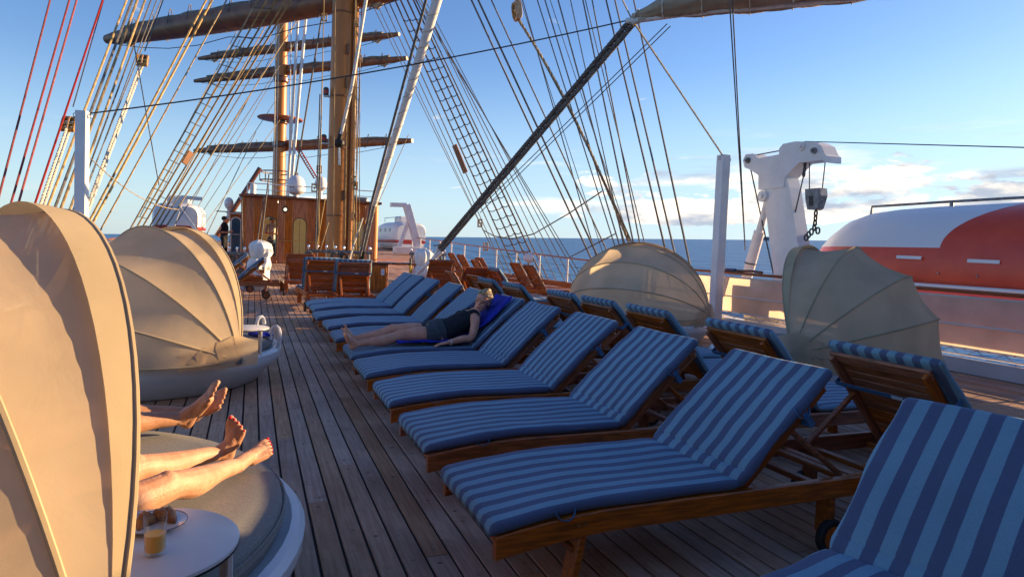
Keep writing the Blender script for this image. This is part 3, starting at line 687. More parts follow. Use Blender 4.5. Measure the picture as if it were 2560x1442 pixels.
lounger('cushioned lounger turned to the deckhouse, at the edge of the walkway', 1.22, 14.6, -math.pi / 2 + .04, True, True, G3, 41, dz(13.3), ba=R(62))
lounger('cushioned lounger turned to the deckhouse, in front of the wooden locker', 1.84, 14.15, -math.pi / 2 - .02, True, True, G3, 42, dz(13.0), ba=R(62))
G4 = 'bare teak loungers without cushions'
BARE = [(.98, 17.0, -math.pi / 2 + .02, 'bare lounger beyond the cushioned pair at the walkway edge'),
        (7.62, 14.35, math.pi, 'bare lounger at the guard rail, beside the far day bed hood'),
        (7.62, 15.25, math.pi + .02, 'bare lounger at the guard rail, second from the far day bed hood'),
        (6.90, 16.2, math.pi - .02, 'bare lounger at the guard rail, third from the far day bed hood'),
        (7.48, 17.6, math.pi, 'bare lounger at the guard rail, fourth from the far day bed hood'),
        (7.4, 19.2, math.pi + .03, 'bare lounger at the guard rail, fifth from the far day bed hood'),
        (7.4, 20.2, math.pi, 'bare lounger at the guard rail, the one farthest from the day bed hood'),
        (4.10, 16.3, -math.pi / 2, 'bare lounger turned to the bow, beside the covered winch'),
        (4.02, 13.7, -math.pi / 2 + .05, 'bare lounger turned to the bow, behind the lone cushioned sea lounger'),
        (4.86, 10.15, math.pi + .03, 'bare lounger closing the end of the cushioned sea facing row'),
        (4.75, 11.05, math.pi - .03, 'bare lounger one place beyond the end of the cushioned sea facing row')]
for i, (x, y, rz, lab) in enumerate(BARE): lounger(lab, x, y, rz, False, False, G4, 60 + i, dz(y), ba=R(58))
G5 = 'loungers beyond the far side day bed'
lounger('lounger with wheels showing, beside the white covered bollard', -1.42, 15.2, .0, True, False, G5, 80, dz(15.2))
lounger('lounger behind the wheeled one, towards the hanging rope coils', -1.75, 16.5, .02, True, False, G5, 81, dz(16.5))
# ================================================================== day beds
HA, HR = 1.15, 1.12
def daybed(label, cx_, cy_, yaw, hx, hy, hz, thetas, loops=(), seed=0, group=None):
    """round white base, grey mattress, folding hood on hoops; local +x is the open side"""
    t_ = thing('day_bed', label, 'day bed', (cx_, cy_, 0), yaw, group)
    base = MB().lathe([(.98, 0.0), (1.02, .02), (1.10, .12), (1.19, .20), (1.215, .25), (1.22, .30), (1.20, .325), (1.17, .33), (1.14, .31)], 64)
    base.build('base', 'white_plastic', t_, True)
    mm = MB()
    prof = [(.0, .300), (1.10, .300), (1.13, .32), (1.145, .36), (1.13, .40), (1.09, .42), (1.0, .428), (.7, .432), (.35, .434), (.02, .435)]
    mm.lathe(prof, 64); mm.build('mattress', 'mattress', t_, True)
    MB().tube([(1.142 * math.cos(a), 1.142 * math.sin(a), .385) for a in [2 * math.pi * k / 64 for k in range(64)]], .006, 6, True).build('piping', 'mattress', t_, True)
    # handle loop at the open side of the base
    for la in loops: MB().tube([(q_ * math.cos(la), q_ * math.sin(la), z_) for q_, z_ in ((1.20, .30), (1.22, .36), (1.228, .42), (1.226, .47), (1.215, .51), (1.195, .53), (1.17, .525), (1.15, .50), (1.14, .46), (1.135, .40))], .020, 8).build('grab_loop', 'white_plastic', t_, True)
    # hood, in the frame of its hinge axis
    ox, oy = Vector((hx - cx_, hy - cy_, 0)).xy
    o2 = Vector((ox * math.cos(yaw) + oy * math.sin(yaw), -ox * math.sin(yaw) + oy * math.cos(yaw)))
    def hp(th, ph, k=1.0): return Vector((o2.x - HR * k * math.sin(ph) * math.sin(th), o2.y - HA * math.cos(ph), hz + HR * k * math.sin(ph) * math.cos(th)))
    NP = 40; rnd = random.Random(seed)
    def rib_path(th, k=1.0): return [hp(th, math.pi * (i / NP), k) for i in range(NP + 1)]
    fr = None
    for gi in range(len(thetas) - 1):
        a, b = thetas[gi], thetas[gi + 1]; NS = 8; vs = []; fs = []
        for s_ in range(NS + 1):
            q = s_ / NS; th = a + (b - a) * q
            sag = 1 - (0.035 if gi < len(thetas) - 2 else .02) * math.sin(math.pi * q) * (b - a) / .5
            chord = math.cos((b - a) / 2) / math.cos((q - .5) * (b - a))
            for i in range(NP + 1):
                ph = math.pi * i / NP
                k = chord * sag * (1 + .004 * math.sin(ph * 9 + seed + gi) * math.sin(math.pi * q))
                vs.append(hp(th, ph, k))
        for s_ in range(NS):
            for i in range(NP): fs.append((s_ * (NP + 1) + i, s_ * (NP + 1) + i + 1, (s_ + 1) * (NP + 1) + i + 1, (s_ + 1) * (NP + 1) + i))
        pn = MB().add(vs, fs).build('hood_panel', 'hood_cloth', t_, 'all')
    for gi, th in enumerate(thetas):
        r_ = MB().tube(rib_path(th, 1.002), .009 if gi else .007, 6).build('hoop', 'hood_tape', t_, True)
    # wide hem band along the open edge
    vs = []; fs = []
    for s_, dth in enumerate((-.006, .05, .11)):
        for i in range(NP + 1): vs.append(hp(thetas[0] + dth, math.pi * i / NP, 1.004))
    for s_ in range(2):
        for i in range(NP): fs.append((s_ * (NP + 1) + i, s_ * (NP + 1) + i + 1, (s_ + 1) * (NP + 1) + i + 1, (s_ + 1) * (NP + 1) + i))
    MB().add(vs, fs).build('hem_band', 'hood_tape', t_, 'all')
    # loose skirt hanging from the last hoop down to the base, gathered at the hinges
    vs = []; fs = []; NSK = 5
    for s_ in range(NSK + 1):
        q = s_ / NSK
        for i in range(NP + 1):
            ph = math.pi * i / NP; p = hp(thetas[-1], ph, 1.0); ang = math.atan2(p.y, p.x)
            tgt = Vector((1.205 * math.cos(ang), 1.205 * math.sin(ang), .33)); e = p.lerp(tgt, q)
            pk = .018 * math.sin(i * 1.9 + s_ * .8 + seed) * math.sin(math.pi * min(1, q + .2)) * (.4 + 1.2 * abs(math.cos(ph)))
            vs.append(e + Vector((pk * math.cos(ang), pk * math.sin(ang), 0)))
    for s_ in range(NSK):
        for i in range(NP): fs.append((s_ * (NP + 1) + i, s_ * (NP + 1) + i + 1, (s_ + 1) * (NP + 1) + i + 1, (s_ + 1) * (NP + 1) + i))
    MB().add(vs, fs).build('skirt', 'hood_cloth', t_, 'all')
    # gathered corner of cloth at each hinge
    for sg in (-1, 1):
        c = Vector((o2.x, o2.y + sg * HA, hz)); g = MB(); vs = []; fs = []
        K = 12
        for i in range(K + 1):
            q = i / K; x = c.x + .16 - .62 * q; yb = c.y + sg * (.015 - .14 * q * q)
            fold = .02 * math.sin(i * 2.1 + seed)
            zt = hz + .20 * (1 - abs(q - .3)) + .02
            vs += [Vector((x, yb + fold * sg, zt)), Vector((x + .01, yb + sg * .03 - fold * sg, hz + .02)), Vector((x, yb + fold * .6 * sg, .30))]
        for i in range(K):
            for j in range(2): fs.append((i * 3 + j, i * 3 + j + 1, (i + 1) * 3 + j + 1, (i + 1) * 3 + j))
        g.add(vs, fs).build('corner_gather', 'hood_cloth', t_, 'all')
        MB().lathe([(.03, -.02), (.03, .02)], 12, c, 'y').build('hinge', 'steel', t_)
    return t_
GD = 'round day beds with folding hoods'
bed1 = daybed('day bed with sand coloured hood, two pairs of bare legs on its mattress', -1.0, 2.72, .50, -.83, 2.59, .37, (-.22, .20, .72, 1.22, 1.62), seed=1, group=GD)
bed2 = daybed('day bed with sand coloured hood between the occupied one and the rope coils', -.92, 7.12, .62, -.75, 6.93, .35, (-.19, .17, .70, 1.20, 1.60), loops=(-.85, -.1), seed=2, group=GD)
bed3 = daybed('day bed with hood turned its back, beside the white awning post', 5.95, 9.35, .72, 5.86, 9.22, .44, (-.05, .36, .78, 1.20, 1.60), seed=3, group=GD)
bed4 = daybed('day bed with large taut hood in front of the orange lifeboat', 6.05, 5.65, 2.07, 6.0, 5.55, .46, (-.31, .235, .77, 1.225, 1.62), seed=4, group=GD)

def side_table(label, c, r, z, leg):
    t_ = thing('side_table', label, 'side table', (c[0], c[1], 0), 0, 'round white side tables fixed to the day beds')
    tp_ = MB().lathe([(r - .006, z - .012), (r, z - .009), (r, z), (r - .004, z + .003)], 56).build('table_top', 'table_white', t_, True)
    MB().lathe([(r - .02, z - .019), (r + .0005, z - .0155), (r + .0005, z - .0125)], 56).build('edge', 'dark_edge', tp_, True)
    MB().cbox((leg[0], leg[1], (z - .02) / 2 + .13), (.018, .055, z - .02 - .25), .003, Matrix.Rotation(.4, 3, 'Z')).build('leg', 'white_paint', t_)
    MB().cbox((leg[0] - .1, leg[1], .26), (.24, .055, .012), .003).build('bracket', 'white_paint', t_)
    return t_
TZ = .55
side_table('round white side table holding a glass of juice and a plate', (-.27, 2.00), .255, TZ, (.222, -.02))
side_table('round white side table on the empty day bed by the walkway', (-.03, 6.55), .20, .56, (.12, -.06))

# plate with two pieces of pastry
pc = P(388, 1314, Z=TZ + .004)
plate = thing('plate', 'small white plate with a thin dark rim, holding pastry', 'plate', (pc.x, pc.y, TZ + .0035))
MB().lathe([(.035, 0), (.05, .0015), (.078, .010), (.085, .013), (.085, .0145), (.076, .012), (.048, .004), (.001, .0035)], 40).build('dish', 'plate_white', plate, True)
MB().tube([(.0845 * math.cos(a), .0845 * math.sin(a), .0145) for a in [2 * math.pi * k / 48 for k in range(48)]], .0012, 5, True).build('rim', 'plate_rim', plate)
def pastry(label, x, y, L, rz, seed):
    rnd = random.Random(seed); rings = []
    for i in range(15):
        q = i / 14; a = (q - .5) * 1.9; rad = .021 * math.sin(math.pi * min(max(q, .04), .96)) ** .55 * (1 + .13 * math.sin(i * 2.6))
        c = Vector((L * math.sin(a) * .5, L * .35 * (math.cos(a) - .7), rad * .8))
        rings.append([c + Vector((0, math.cos(t_) * rad * rnd.uniform(.88, 1.12), math.sin(t_) * rad * rnd.uniform(.85, 1.1))) for t_ in [2 * math.pi * k / 10 for k in range(10)]])
    o = MB().loft(rings).build('croissant', 'pastry', None, 'all'); o.location = (pc.x + x, pc.y + y, TZ + .009); o.rotation_euler = (0, 0, rz)
    return tag(o, label, 'croissant', 'pastries on the plate')
pastry('browned croissant lying towards the rim of the white plate', .018, .018, .105, -.5, 1)
pastry('broken piece of croissant at the middle of the white plate', -.022, -.006, .075, .9, 2)
# glass of orange juice
gp = P(387, 1384, Z=TZ + .004)
gl = thing('juice_glass', 'straight glass tumbler half full of orange juice', 'glass', (gp.x, gp.y, TZ + .004))
MB().lathe([(.0, 0), (.0235, 0), (.0255, .002), (.0285, .108), (.0272, .108), (.0248, .014), (.02, .011), (.0, .011)], 36, caps=False).build('tumbler', 'drink_glass', gl, True)
MB().lathe([(.0, .0112), (.0235, .0118), (.0244, .015), (.0258, .056), (.0, .056)], 36, caps=False).build('juice', 'juice', gl, True)
tw = MB().cbox((0, 0, .02), (.16, .22, .035), .012).build('folded_towel', 'towel_blue', None); tw.location = (.10, 6.92, .427); tw.rotation_euler = (0, 0, .5)
tag(tw, 'small folded bright blue towel on the empty day bed mattress', 'towel')
# ================================================================== people
def V(*a): return Vector(a)
def smooth_pts(pts, rad, sub=5):
    P_ = [Vector(p) for p in pts]; out_, ro = [], []
    for i in range(len(P_) - 1):
        p0, p1, p2, p3 = P_[max(i - 1, 0)], P_[i], P_[i + 1], P_[min(i + 2, len(P_) - 1)]
        for k in range(sub):
            t_ = k / sub
            out_.append(.5 * ((2 * p1) + (p2 - p0) * t_ + (2 * p0 - 5 * p1 + 4 * p2 - p3) * t_ * t_ + (3 * p1 - p0 - 3 * p2 + p3) * t_ ** 3))
            q = t_ * t_ * (3 - 2 * t_); ro.append(rad[i] * (1 - q) + rad[i + 1] * q)
    return out_ + [P_[-1]], ro + [rad[-1]]
def limb(mb, pts, rad, flat=1.0, seg=14, sub=5, ends=True):
    p, r = smooth_pts(pts, rad, sub) if len(pts) > 2 else ([Vector(q) for q in pts], list(rad))
    mb.tube(p, r, seg, flat=flat)
    if not ends: return
    for q, rr in ((p[0], r[0]), (p[-1], r[-1])): mb.ball(q, rr * min(1.0, flat + .15) * .98, 12, 8)
def foot(mb, ankle, heel, toe, side, big, k=1.0, nails=None):
    """heel, arch, ball and five toes; side is the direction of the little toe"""
    ankle, heel, toe, side = Vector(ankle), Vector(heel), Vector(toe), Vector(side).normalized()
    f = (toe - heel); L = f.length; f.normalize(); side = (side - f * side.dot(f)).normalized(); up = f.cross(side)
    if up.dot(ankle - heel) < 0: up = -up
    ball = heel + f * L * .70
    limb(mb, [heel + f * .01, heel.lerp(ball, .5) + up * .012, ball], [.030 * k, .030 * k, .028 * k])
    limb(mb, [heel.lerp(ball, .55) + side * .014, ball + side * .026], [.024 * k, .020 * k]); limb(mb, [heel.lerp(ball, .55) - side * .008, ball - side * .020], [.026 * k, .023 * k])
    limb(mb, [ankle, ankle.lerp(heel.lerp(ball, .5), .55) + up * .008, heel.lerp(ball, .75) + up * .010], [.033 * k, .032 * k, .020 * k])
    limb(mb, [ankle, heel + f * .008], [.029 * k, .029 * k])
    mb.ball(ankle + side * .026 * k, .011 * k, 8, 6); mb.ball(ankle - side * .026 * k, .011 * k, 8, 6)
    for i in range(5):
        o_ = -.034 + .0175 * i; r = (.0135, .0098, .0092, .0088, .0086)[i] * k
        ln = (1.0, .985, .94, .88, .80)[i]
        b0 = ball + side * o_ * k; tip = heel + f * L * ln + side * o_ * 1.12 * k + up * .002
        limb(mb, [b0, b0.lerp(tip, .6) + up * .007, tip], [r * 1.05, r, r * .95], seg=10, sub=3)
        if nails is not None: nails.ball(tip + up * r * .72 + f * r * .25, (r * .62, r * .62, r * .62), 8, 6)
def hand(mb, wrist, aim, palm_n, thumb_side, k=1.0, curl=.35):
    wrist, aim, pn, ts = Vector(wrist), Vector(aim).normalized(), Vector(palm_n).normalized(), Vector(thumb_side).normalized()
    ts = (ts - aim * ts.dot(aim)).normalized(); pn = (pn - aim * pn.dot(aim) - ts * pn.dot(ts)).normalized()
    kn = wrist + aim * .085 * k
    for o_ in (-.024, -.008, .008, .024): limb(mb, [wrist + aim * .01 + ts * o_ * .6, kn + ts * o_], [.016 * k, .0125 * k], seg=10)
    for i, o_ in enumerate((.027, .009, -.009, -.026)):
        L = (.068, .076, .070, .055)[i] * k; b = kn + ts * o_ * k
        p1 = b + aim * L * .45 + pn * L * .10 * curl; p2 = b + aim * L * .78 + pn * L * .38 * curl; p3 = b + aim * L * .98 + pn * L * .72 * curl
        limb(mb, [b, p1, p2, p3], [.0098 * k, .0088 * k, .0080 * k, .0070 * k], seg=10, sub=3)
    b = wrist + aim * .028 * k + ts * .026 * k
    limb(mb, [b, b + aim * .028 + ts * .022 + pn * .006, b + aim * .056 + ts * .030 + pn * .014], [.013 * k, .0105 * k, .0085 * k], seg=10, sub=3)
def fuse(mb, name, m, parent, vox=.0065, it=6, cut=None):
    me = mb.mesh(name, m); o = bpy.data.objects.new(name, me); col.objects.link(o)
    r = o.modifiers.new('r', 'REMESH'); r.mode = 'VOXEL'; r.voxel_size = vox
    s_ = o.modifiers.new('s', 'SMOOTH'); s_.factor = .5; s_.iterations = it
    dg = bpy.context.evaluated_depsgraph_get(); nm = bpy.data.meshes.new_from_object(o.evaluated_get(dg))
    o.modifiers.clear(); o.data = nm; nm.materials.clear(); nm.materials.append(M[m])
    if cut:
        bm = bmesh.new(); bm.from_mesh(nm); bmesh.ops.delete(bm, geom=[v for v in bm.verts if cut(v.co)], context='VERTS'); bm.to_mesh(nm); bm.free()
    nm.polygons.foreach_set('use_smooth', [True] * len(nm.polygons)); nm.update()
    o.parent = parent; return o
def head(mb, c, face, up, k=1.0):
    """skull, jaw, brow, nose, lips, chin, ears; face and up are directions. returns the local frame"""
    c, face, up = Vector(c), Vector(face).normalized(), Vector(up); up = (up - face * up.dot(face)).normalized(); sd = up.cross(face)
    def q(f_, s_, u_): return c + face * f_ * k + sd * s_ * k + up * u_ * k
    def eb(ctr, rf, rs, ru, seg=20, rg=14):
        o_ = len(mb.v); mb.ball((0, 0, 0), (1, 1, 1), seg, rg)
        for i in range(o_, len(mb.v)):
            v = mb.v[i]; mb.v[i] = tuple(ctr + face * v[0] * rf * k + sd * v[1] * rs * k + up * v[2] * ru * k)
    eb(q(-.012, 0, .028), .094, .075, .086)            # skull
    eb(q(.018, 0, -.030), .064, .060, .078)            # face
    eb(q(.046, 0, -.088), .026, .028, .022)            # chin
    eb(q(.010, .040, -.062), .045, .020, .032); eb(q(.010, -.040, -.062), .045, .020, .032)   # jaw
    eb(q(.055, .034, -.022), .020, .022, .018); eb(q(.055, -.034, -.022), .020, .022, .018)   # cheeks
    eb(q(.068, .026, .026), .014, .028, .009); eb(q(.068, -.026, .026), .014, .028, .009)     # brow
    limb(mb, [q(.076, 0, .016), q(.088, 0, -.010), q(.099, 0, -.026)], [.007 * k, .008 * k, .0105 * k], seg=10, sub=3)
    mb.ball(q(.086, .011, -.030), .008 * k, 8, 6); mb.ball(q(.086, -.011, -.030), .008 * k, 8, 6)
    eb(q(.074, 0, -.054), .012, .023, .006); eb(q(.071, 0, -.064), .012, .020, .006)           # lips
    for s_ in (-1, 1): eb(q(-.006, s_ * .074, -.010), .018, .008, .030, 10, 8)
    return q, face, sd, up
def face_marks(parent, q, lip='lips', k=1.0):
    for s_ in (-1, 1):
        MB().tube([q(.0745, s_ * .046, .004), q(.0835, s_ * .031, .0015), q(.081, s_ * .017, .004)], [.0015, .0045, .0015], 6).build('closed_eye', 'hair_dark', parent)
        MB().tube([q(.077, s_ * .050, .024), q(.0855, s_ * .033, .033), q(.084, s_ * .015, .029)], [.0012, .0036, .0018], 6).build('eyebrow', 'spar', parent)
    MB().tube([q(.077, .022, -.058), q(.0875, 0, -.0575), q(.077, -.022, -.058)], [.002, .0068, .002], 8).build('lips', lip, parent)

# ---- the woman reclining on the sixth lounger
wy = 6.40
wom = thing('person', 'woman in black vest and grey shorts reclining on a striped lounger', 'person', (1.78, wy, .40))
W = Vector((1.78, wy, .40))
def L_(x, y, z): return Vector((x, y, z)) - W
b = MB(); nails = MB()
for sg, kn, an, he, to in ((-1, (1.345, 6.295, .500), (.945, 6.275, .432), (.905, 6.28, .395), (.805, 6.255, .575)),
                           (1, (1.315, 6.485, .535), (.955, 6.49, .447), (.918, 6.49, .405), (.845, 6.50, .590))):
    hp_ = (1.74, wy + sg * .095, .505)
    limb(b, [L_(*hp_), L_(*hp_).lerp(L_(*kn), .45) + V(0, 0, .012), L_(*kn) + V(.03, 0, .002), L_(*kn) + V(-.035, 0, -.008), L_(*kn).lerp(L_(*an), .35) + V(0, 0, -.014), L_(*kn).lerp(L_(*an), .75), L_(*an)],
         [.085, .076, .056, .052, .054, .038, .031])
    b.ball(L_(*kn) + V(0, 0, .022), .040, 12, 8)
    foot(b, L_(*an), L_(*he), L_(*to), (.1, sg, .0), 0, .98)
limb(b, [L_(1.73, wy, .515), L_(1.82, wy, .535), L_(1.90, wy, .565), L_(2.00, wy, .615), L_(2.085, wy, .665), L_(2.13, wy, .695)], [.155, .148, .130, .138, .140, .09], flat=.66, seg=20)
b.ball(L_(2.00, wy - .058, .675), (.05, .05, .045), 12, 8); b.ball(L_(2.00, wy + .058, .675), (.05, .05, .045), 12, 8)
limb(b, [L_(2.115, wy, .695), L_(2.160, wy, .740), L_(2.190, wy - .004, .778)], [.055, .047, .049])
for sg in (-1, 1):
    sh = L_(2.095, wy + sg * .155, .662); el_ = L_(2.025, wy + sg * .245, .495); wr = L_(1.795, wy + sg * .275, .458)
    limb(b, [L_(2.10, wy + sg * .05, .688), sh], [.052, .050])
    limb(b, [sh, sh.lerp(el_, .5) + V(.012, 0, .0), el_, el_.lerp(wr, .35) + V(0, 0, .004), wr], [.049, .043, .036, .036, .024])
    hand(b, wr, V(-1, .05 * sg, -.16), V(0, 0, -1), V(0, -sg, 0), .94, .35)
q, fa, sd, up = head(b, L_(2.22, wy - .004, .838), (-.66, -.70, -.12), (.42, -.02, .9), .98)
fuse(b, 'body', 'skin_shade', wom, .006, 5)
face_marks(wom, q)
# vest
g = MB()
limb(g, [L_(1.745, wy, .520), L_(1.83, wy, .540), L_(1.90, wy, .57), L_(2.00, wy, .620), L_(2.08, wy, .665)], [.176, .170, .148, .152, .140], flat=.72, seg=20, ends=False)
g.ball(L_(2.0, wy - .058, .680), (.062, .062, .056), 12, 8); g.ball(L_(2.0, wy + .058, .680), (.062, .062, .056), 12, 8)
for sg in (-1, 1): limb(g, [L_(2.04, wy + sg * .075, .700), L_(2.095, wy + sg * .085, .738), L_(2.135, wy + sg * .075, .705)], [.040, .026, .032])
fuse(g, 'vest', 'black_cotton', wom, .007, 9)
g = MB()
limb(g, [L_(1.66, wy, .512), L_(1.72, wy, .520), L_(1.80, wy, .533)], [.160, .178, .178], flat=.74, seg=20, ends=False)
for sg in (-1, 1):
    hp_ = L_(1.74, wy + sg * .095, .507); kn = L_(1.345, wy + sg * .10, .515)
    limb(g, [hp_, hp_.lerp(kn, .18), hp_.lerp(kn, .36)], [.094, .098, .100], ends=False)
fuse(g, 'shorts', 'grey_cotton', wom, .007, 5)
# hair: swept back over the crown, ear left free, loose at the neck
h = MB()
def eb2(mb, ctr, rf, rs, ru):
    o_ = len(mb.v); mb.ball((0, 0, 0), (1, 1, 1), 20, 14)
    for i in range(o_, len(mb.v)):
        v = mb.v[i]; mb.v[i] = tuple(ctr + fa * v[0] * rf + sd * v[1] * rs + up * v[2] * ru)
eb2(h, q(-.028, 0, .036), .092, .080, .090); eb2(h, q(-.060, 0, -.02), .055, .066, .075)
limb(h, [q(.052, .0, .098), q(-.01, .02, .128), q(-.08, .01, .075)], [.018, .024, .03]); limb(h, [q(.045, -.045, .085), q(-.02, -.062, .07), q(-.075, -.045, -.02)], [.014, .022, .03])
limb(h, [q(.045, .045, .085), q(-.02, .062, .07), q(-.075, .045, -.02)], [.014, .022, .03])
limb(h, [q(-.07, -.03, -.02), q(-.07, -.035, -.075), q(-.055, -.03, -.115)], [.035, .028, .012])
fuse(h, 'hair', 'hair_blond', wom, .006, 3)
hr = MB(); rh = random.Random(5)
for k in range(70):
    s0 = rh.uniform(-1, 1); f0 = .062 - .05 * abs(s0) ** 1.5; u0 = .088 - .05 * s0 * s0 + rh.uniform(-.01, .012); lift = rh.uniform(.0, .014)
    p1 = q(f0, s0 * .058, u0); p2 = q(-.01 + rh.uniform(-.02, .02), s0 * .078, .098 - .04 * s0 * s0 + lift); p3 = q(-.085 - lift, s0 * .07, .04 + rh.uniform(-.02, .02)); p4 = q(-.095 + rh.uniform(-.02, .02), s0 * .05, -.05 - rh.uniform(0, .06))
    pp, _r = smooth_pts([p1, p2, p3, p4], [.004] * 4, 4); hr.tube(pp, [.0035] * (len(pp) - 1) + [.001], 4)
tag(hr.build('hair_strands', 'hair_blond', wom, True), kind='stuff')
MB().ball(q(.0, -.082, -.048), .007, 8, 6).build('earring', 'brass', wom, True)
wr = L_(1.795, wy - .275, .458)
MB().tube([wr + V(.02, .027 * math.cos(a), .027 * math.sin(a)) for a in [2 * math.pi * k / 16 for k in range(16)]], .004, 6, True).build('bracelet', 'white_plastic', wom)
# towel she lies on
tv = MB(); vs = []; fs = []; NX, NY = 36, 18
path = []
for i in range(NX + 1):
    s_ = i / NX * 1.35
    if s_ < .75: path.append(Vector((1.30 + s_, 0, .436)))
    else:
        e = s_ - .75; path.append(Vector((2.05, 0, .436)) + Vector((math.cos(BA) * e, 0, math.sin(BA) * e)) + Vector((-.028, 0, .026)))
for i, p in enumerate(path):
    for j in range(NY + 1):
        yv = (j / NY - .5) * (.50 + .05 * math.sin(i * .5)) + .02 * math.sin(i * .33)
        vs.append(Vector((p.x, wy + yv + .01, p.z + .010 + .009 * math.sin(i * .9 + j * .5) * math.sin(j * .7) + .014 * abs(math.sin(j * 1.1 + i * .35)) * (1 if j < 4 or j > NY - 4 else .3))))
for i in range(NX):
    for j in range(NY): fs.append((i * (NY + 1) + j, i * (NY + 1) + j + 1, (i + 1) * (NY + 1) + j + 1, (i + 1) * (NY + 1) + j))
tw = tv.add(vs, fs).build('towel', 'towel_blue', None, 'all')
sd_ = tw.modifiers.new('t', 'SOLIDIFY'); sd_.thickness = .008
tag(tw, 'crumpled bright blue towel under the reclining woman', 'towel')

# ---- two people lying under the near hood, only their legs show past it
def lying(label, mskin, hip, kn, an, he, to, litt, chest, headc, face, k, nailed, shorts, top, kr=1.0):
    o = thing('person', label, 'person', (hip[0][0], hip[0][1], .43)); O = Vector((hip[0][0], hip[0][1], .43)); b = MB(); nl = MB() if nailed else None
    def q_(p): return Vector(p) - O
    for i in (0, 1):
        h_, k_, a_ = q_(hip[i]), q_(kn[i]), q_(an[i]); dn = V(0, 0, -1)
        limb(b, [h_, h_.lerp(k_, .5) + V(0, 0, -.004), k_.lerp(h_, .10), k_.lerp(a_, .08), k_.lerp(a_, .34) + V(0, 0, -.012), k_.lerp(a_, .74), a_],
             [.086 * kr, .074 * kr, .056 * kr, .051 * kr, .056 * kr, .038 * kr, .031 * kr])
        b.ball(k_ + V(0, 0, .016), .042 * kr, 12, 8)
        foot(b, a_, q_(he[i]), q_(to[i]), litt[i], 0, k, nl)
    hc = (q_(hip[0]) + q_(hip[1])) / 2; cc_ = q_(chest); hd = q_(headc)
    ax = (cc_ - hc).normalized(); lat = ax.cross(V(0, 0, 1)).normalized()
    limb(b, [hc - ax * .03, hc.lerp(cc_, .35), hc.lerp(cc_, .7), cc_, cc_ + ax * .12], [.16 * kr, .145 * kr, .15 * kr, .16 * kr, .11 * kr], flat=.65, seg=18)
    for sg in (-1, 1):
        s0 = cc_ + ax * .10 + lat * sg * .17; e0 = hc.lerp(cc_, .45) + lat * sg * .25; w0 = hc + lat * sg * .17 + V(0, 0, .06)
        limb(b, [s0, s0.lerp(e0, .5), e0, e0.lerp(w0, .5), w0], [.05, .045, .038, .036, .026]); hand(b, w0, (hc - cc_) + V(0, 0, -.05), V(0, 0, -1), -lat * sg, 1.0, .4)
    limb(b, [cc_ + ax * .12, cc_.lerp(hd, .6), hd], [.06, .052, .05])
    qq, f2, s2, u2 = head(b, hd, face, ax, 1.0)
    fuse(b, 'body', mskin, o, .0045, 4)
    face_marks(o, qq)
    if nl: nl.build('toenails', 'nail_red', o, True)
    g = MB(); limb(g, [hc - ax * .06, hc, hc.lerp(cc_, .3)], [.165 * kr, .17 * kr, .155 * kr], flat=.7, seg=18)
    for i in (0, 1): limb(g, [q_(hip[i]), q_(hip[i]).lerp(q_(kn[i]), .3)], [.094 * kr, .094 * kr])
    fuse(g, 'shorts', shorts, o, .008, 4)
    g = MB(); limb(g, [hc.lerp(cc_, .25), hc.lerp(cc_, .65), cc_, cc_ + ax * .09], [.158 * kr, .162 * kr, .172 * kr, .14 * kr], flat=.68, seg=18)
    fuse(g, 'shirt', top, o, .008, 4)
    g = MB(); g.ball(qq(-.03, 0, .04), (.1, .1, .1), 16, 10); fuse(g, 'hair', 'hair_dark', o, .008, 2)
    return o
lying('person with red toenails whose bare lit legs rest on the near mattress', 'skin_fair',
      ((-.57, 2.12, .525), (-.72, 2.36, .52)), ((-.245, 2.415, .560), (-.375, 2.68, .545)), ((-.035, 2.79, .492), (-.115, 2.985, .487)),
      ((-.045, 2.845, .468), (-.078, 3.012, .462)), ((.100, 2.955, .515), (-.035, 2.99, .622)), ((.55, -.75, -.35), (.9, -.45, .1)),
      (-1.03, 1.98, .60), (-1.27, 1.84, .68), (.35, .1, 1), .95, True, 'denim', 'white_shirt', .95)
lying('person with tanned crossed ankles lying deeper under the near hood', 'skin_tan',
      ((-1.03, 3.05, .525), (-1.10, 3.27, .525)), ((-.655, 3.37, .545), (-.70, 3.58, .545)), ((-.305, 3.53, .505), (-.300, 3.665, .495)),
      ((-.283, 3.56, .470), (-.262, 3.690, .468)), ((-.140, 3.46, .665), (-.105, 3.60, .590)), ((.3, -.9, .1), (.35, -.8, -.45)),
      (-1.50, 2.92, .60), (-1.74, 2.82, .69), (.35, .1, 1), 1.06, False, 'grey_cotton', 'denim', 1.05)
# ================================================================== masts and yards
MX, MY = 2.70, 23.0
mast = thing('main_mast', 'thick ochre painted main mast standing before the deckhouse', 'mast', (MX, MY, dz(MY)))
zb = dz(MY)
MB().lathe([(.46, 0), (.46, .10), (.40, .14), (.395, 3.5), (.385, 8), (.37, 16)], 32).build('mast_tube', 'mast_paint', mast, True)
MB().lathe([(.10, .2), (.10, 16)], 16, (.36, -.28, 0)).build('sail_track', 'mast_paint', mast, True)
for zz in (1.9, 4.15, 5.85, 8.6):
    MB().lathe([(.403, zz), (.408, zz + .01), (.408, zz + .05), (.403, zz + .06)], 32).build('band', 'spar', mast, True)
lad = MB()
for sx_ in (.28, .52): lad.tube([(sx_, -.34, .5), (sx_, -.34, 15)], .018, 6)
for k in range(36): lad.tube([(.28, -.34, .6 + k * .4), (.52, -.34, .6 + k * .4)], .012, 5)
lad.build('ladder', 'mahogany_dark', mast)
fit_ = MB()
for zz in (2.6, 6.3, 7.4): fit_.box((.1, -.42, zz), (.10, .08, .32))
tag(fit_.build('cleat', 'mahogany_dark', mast), kind='stuff')
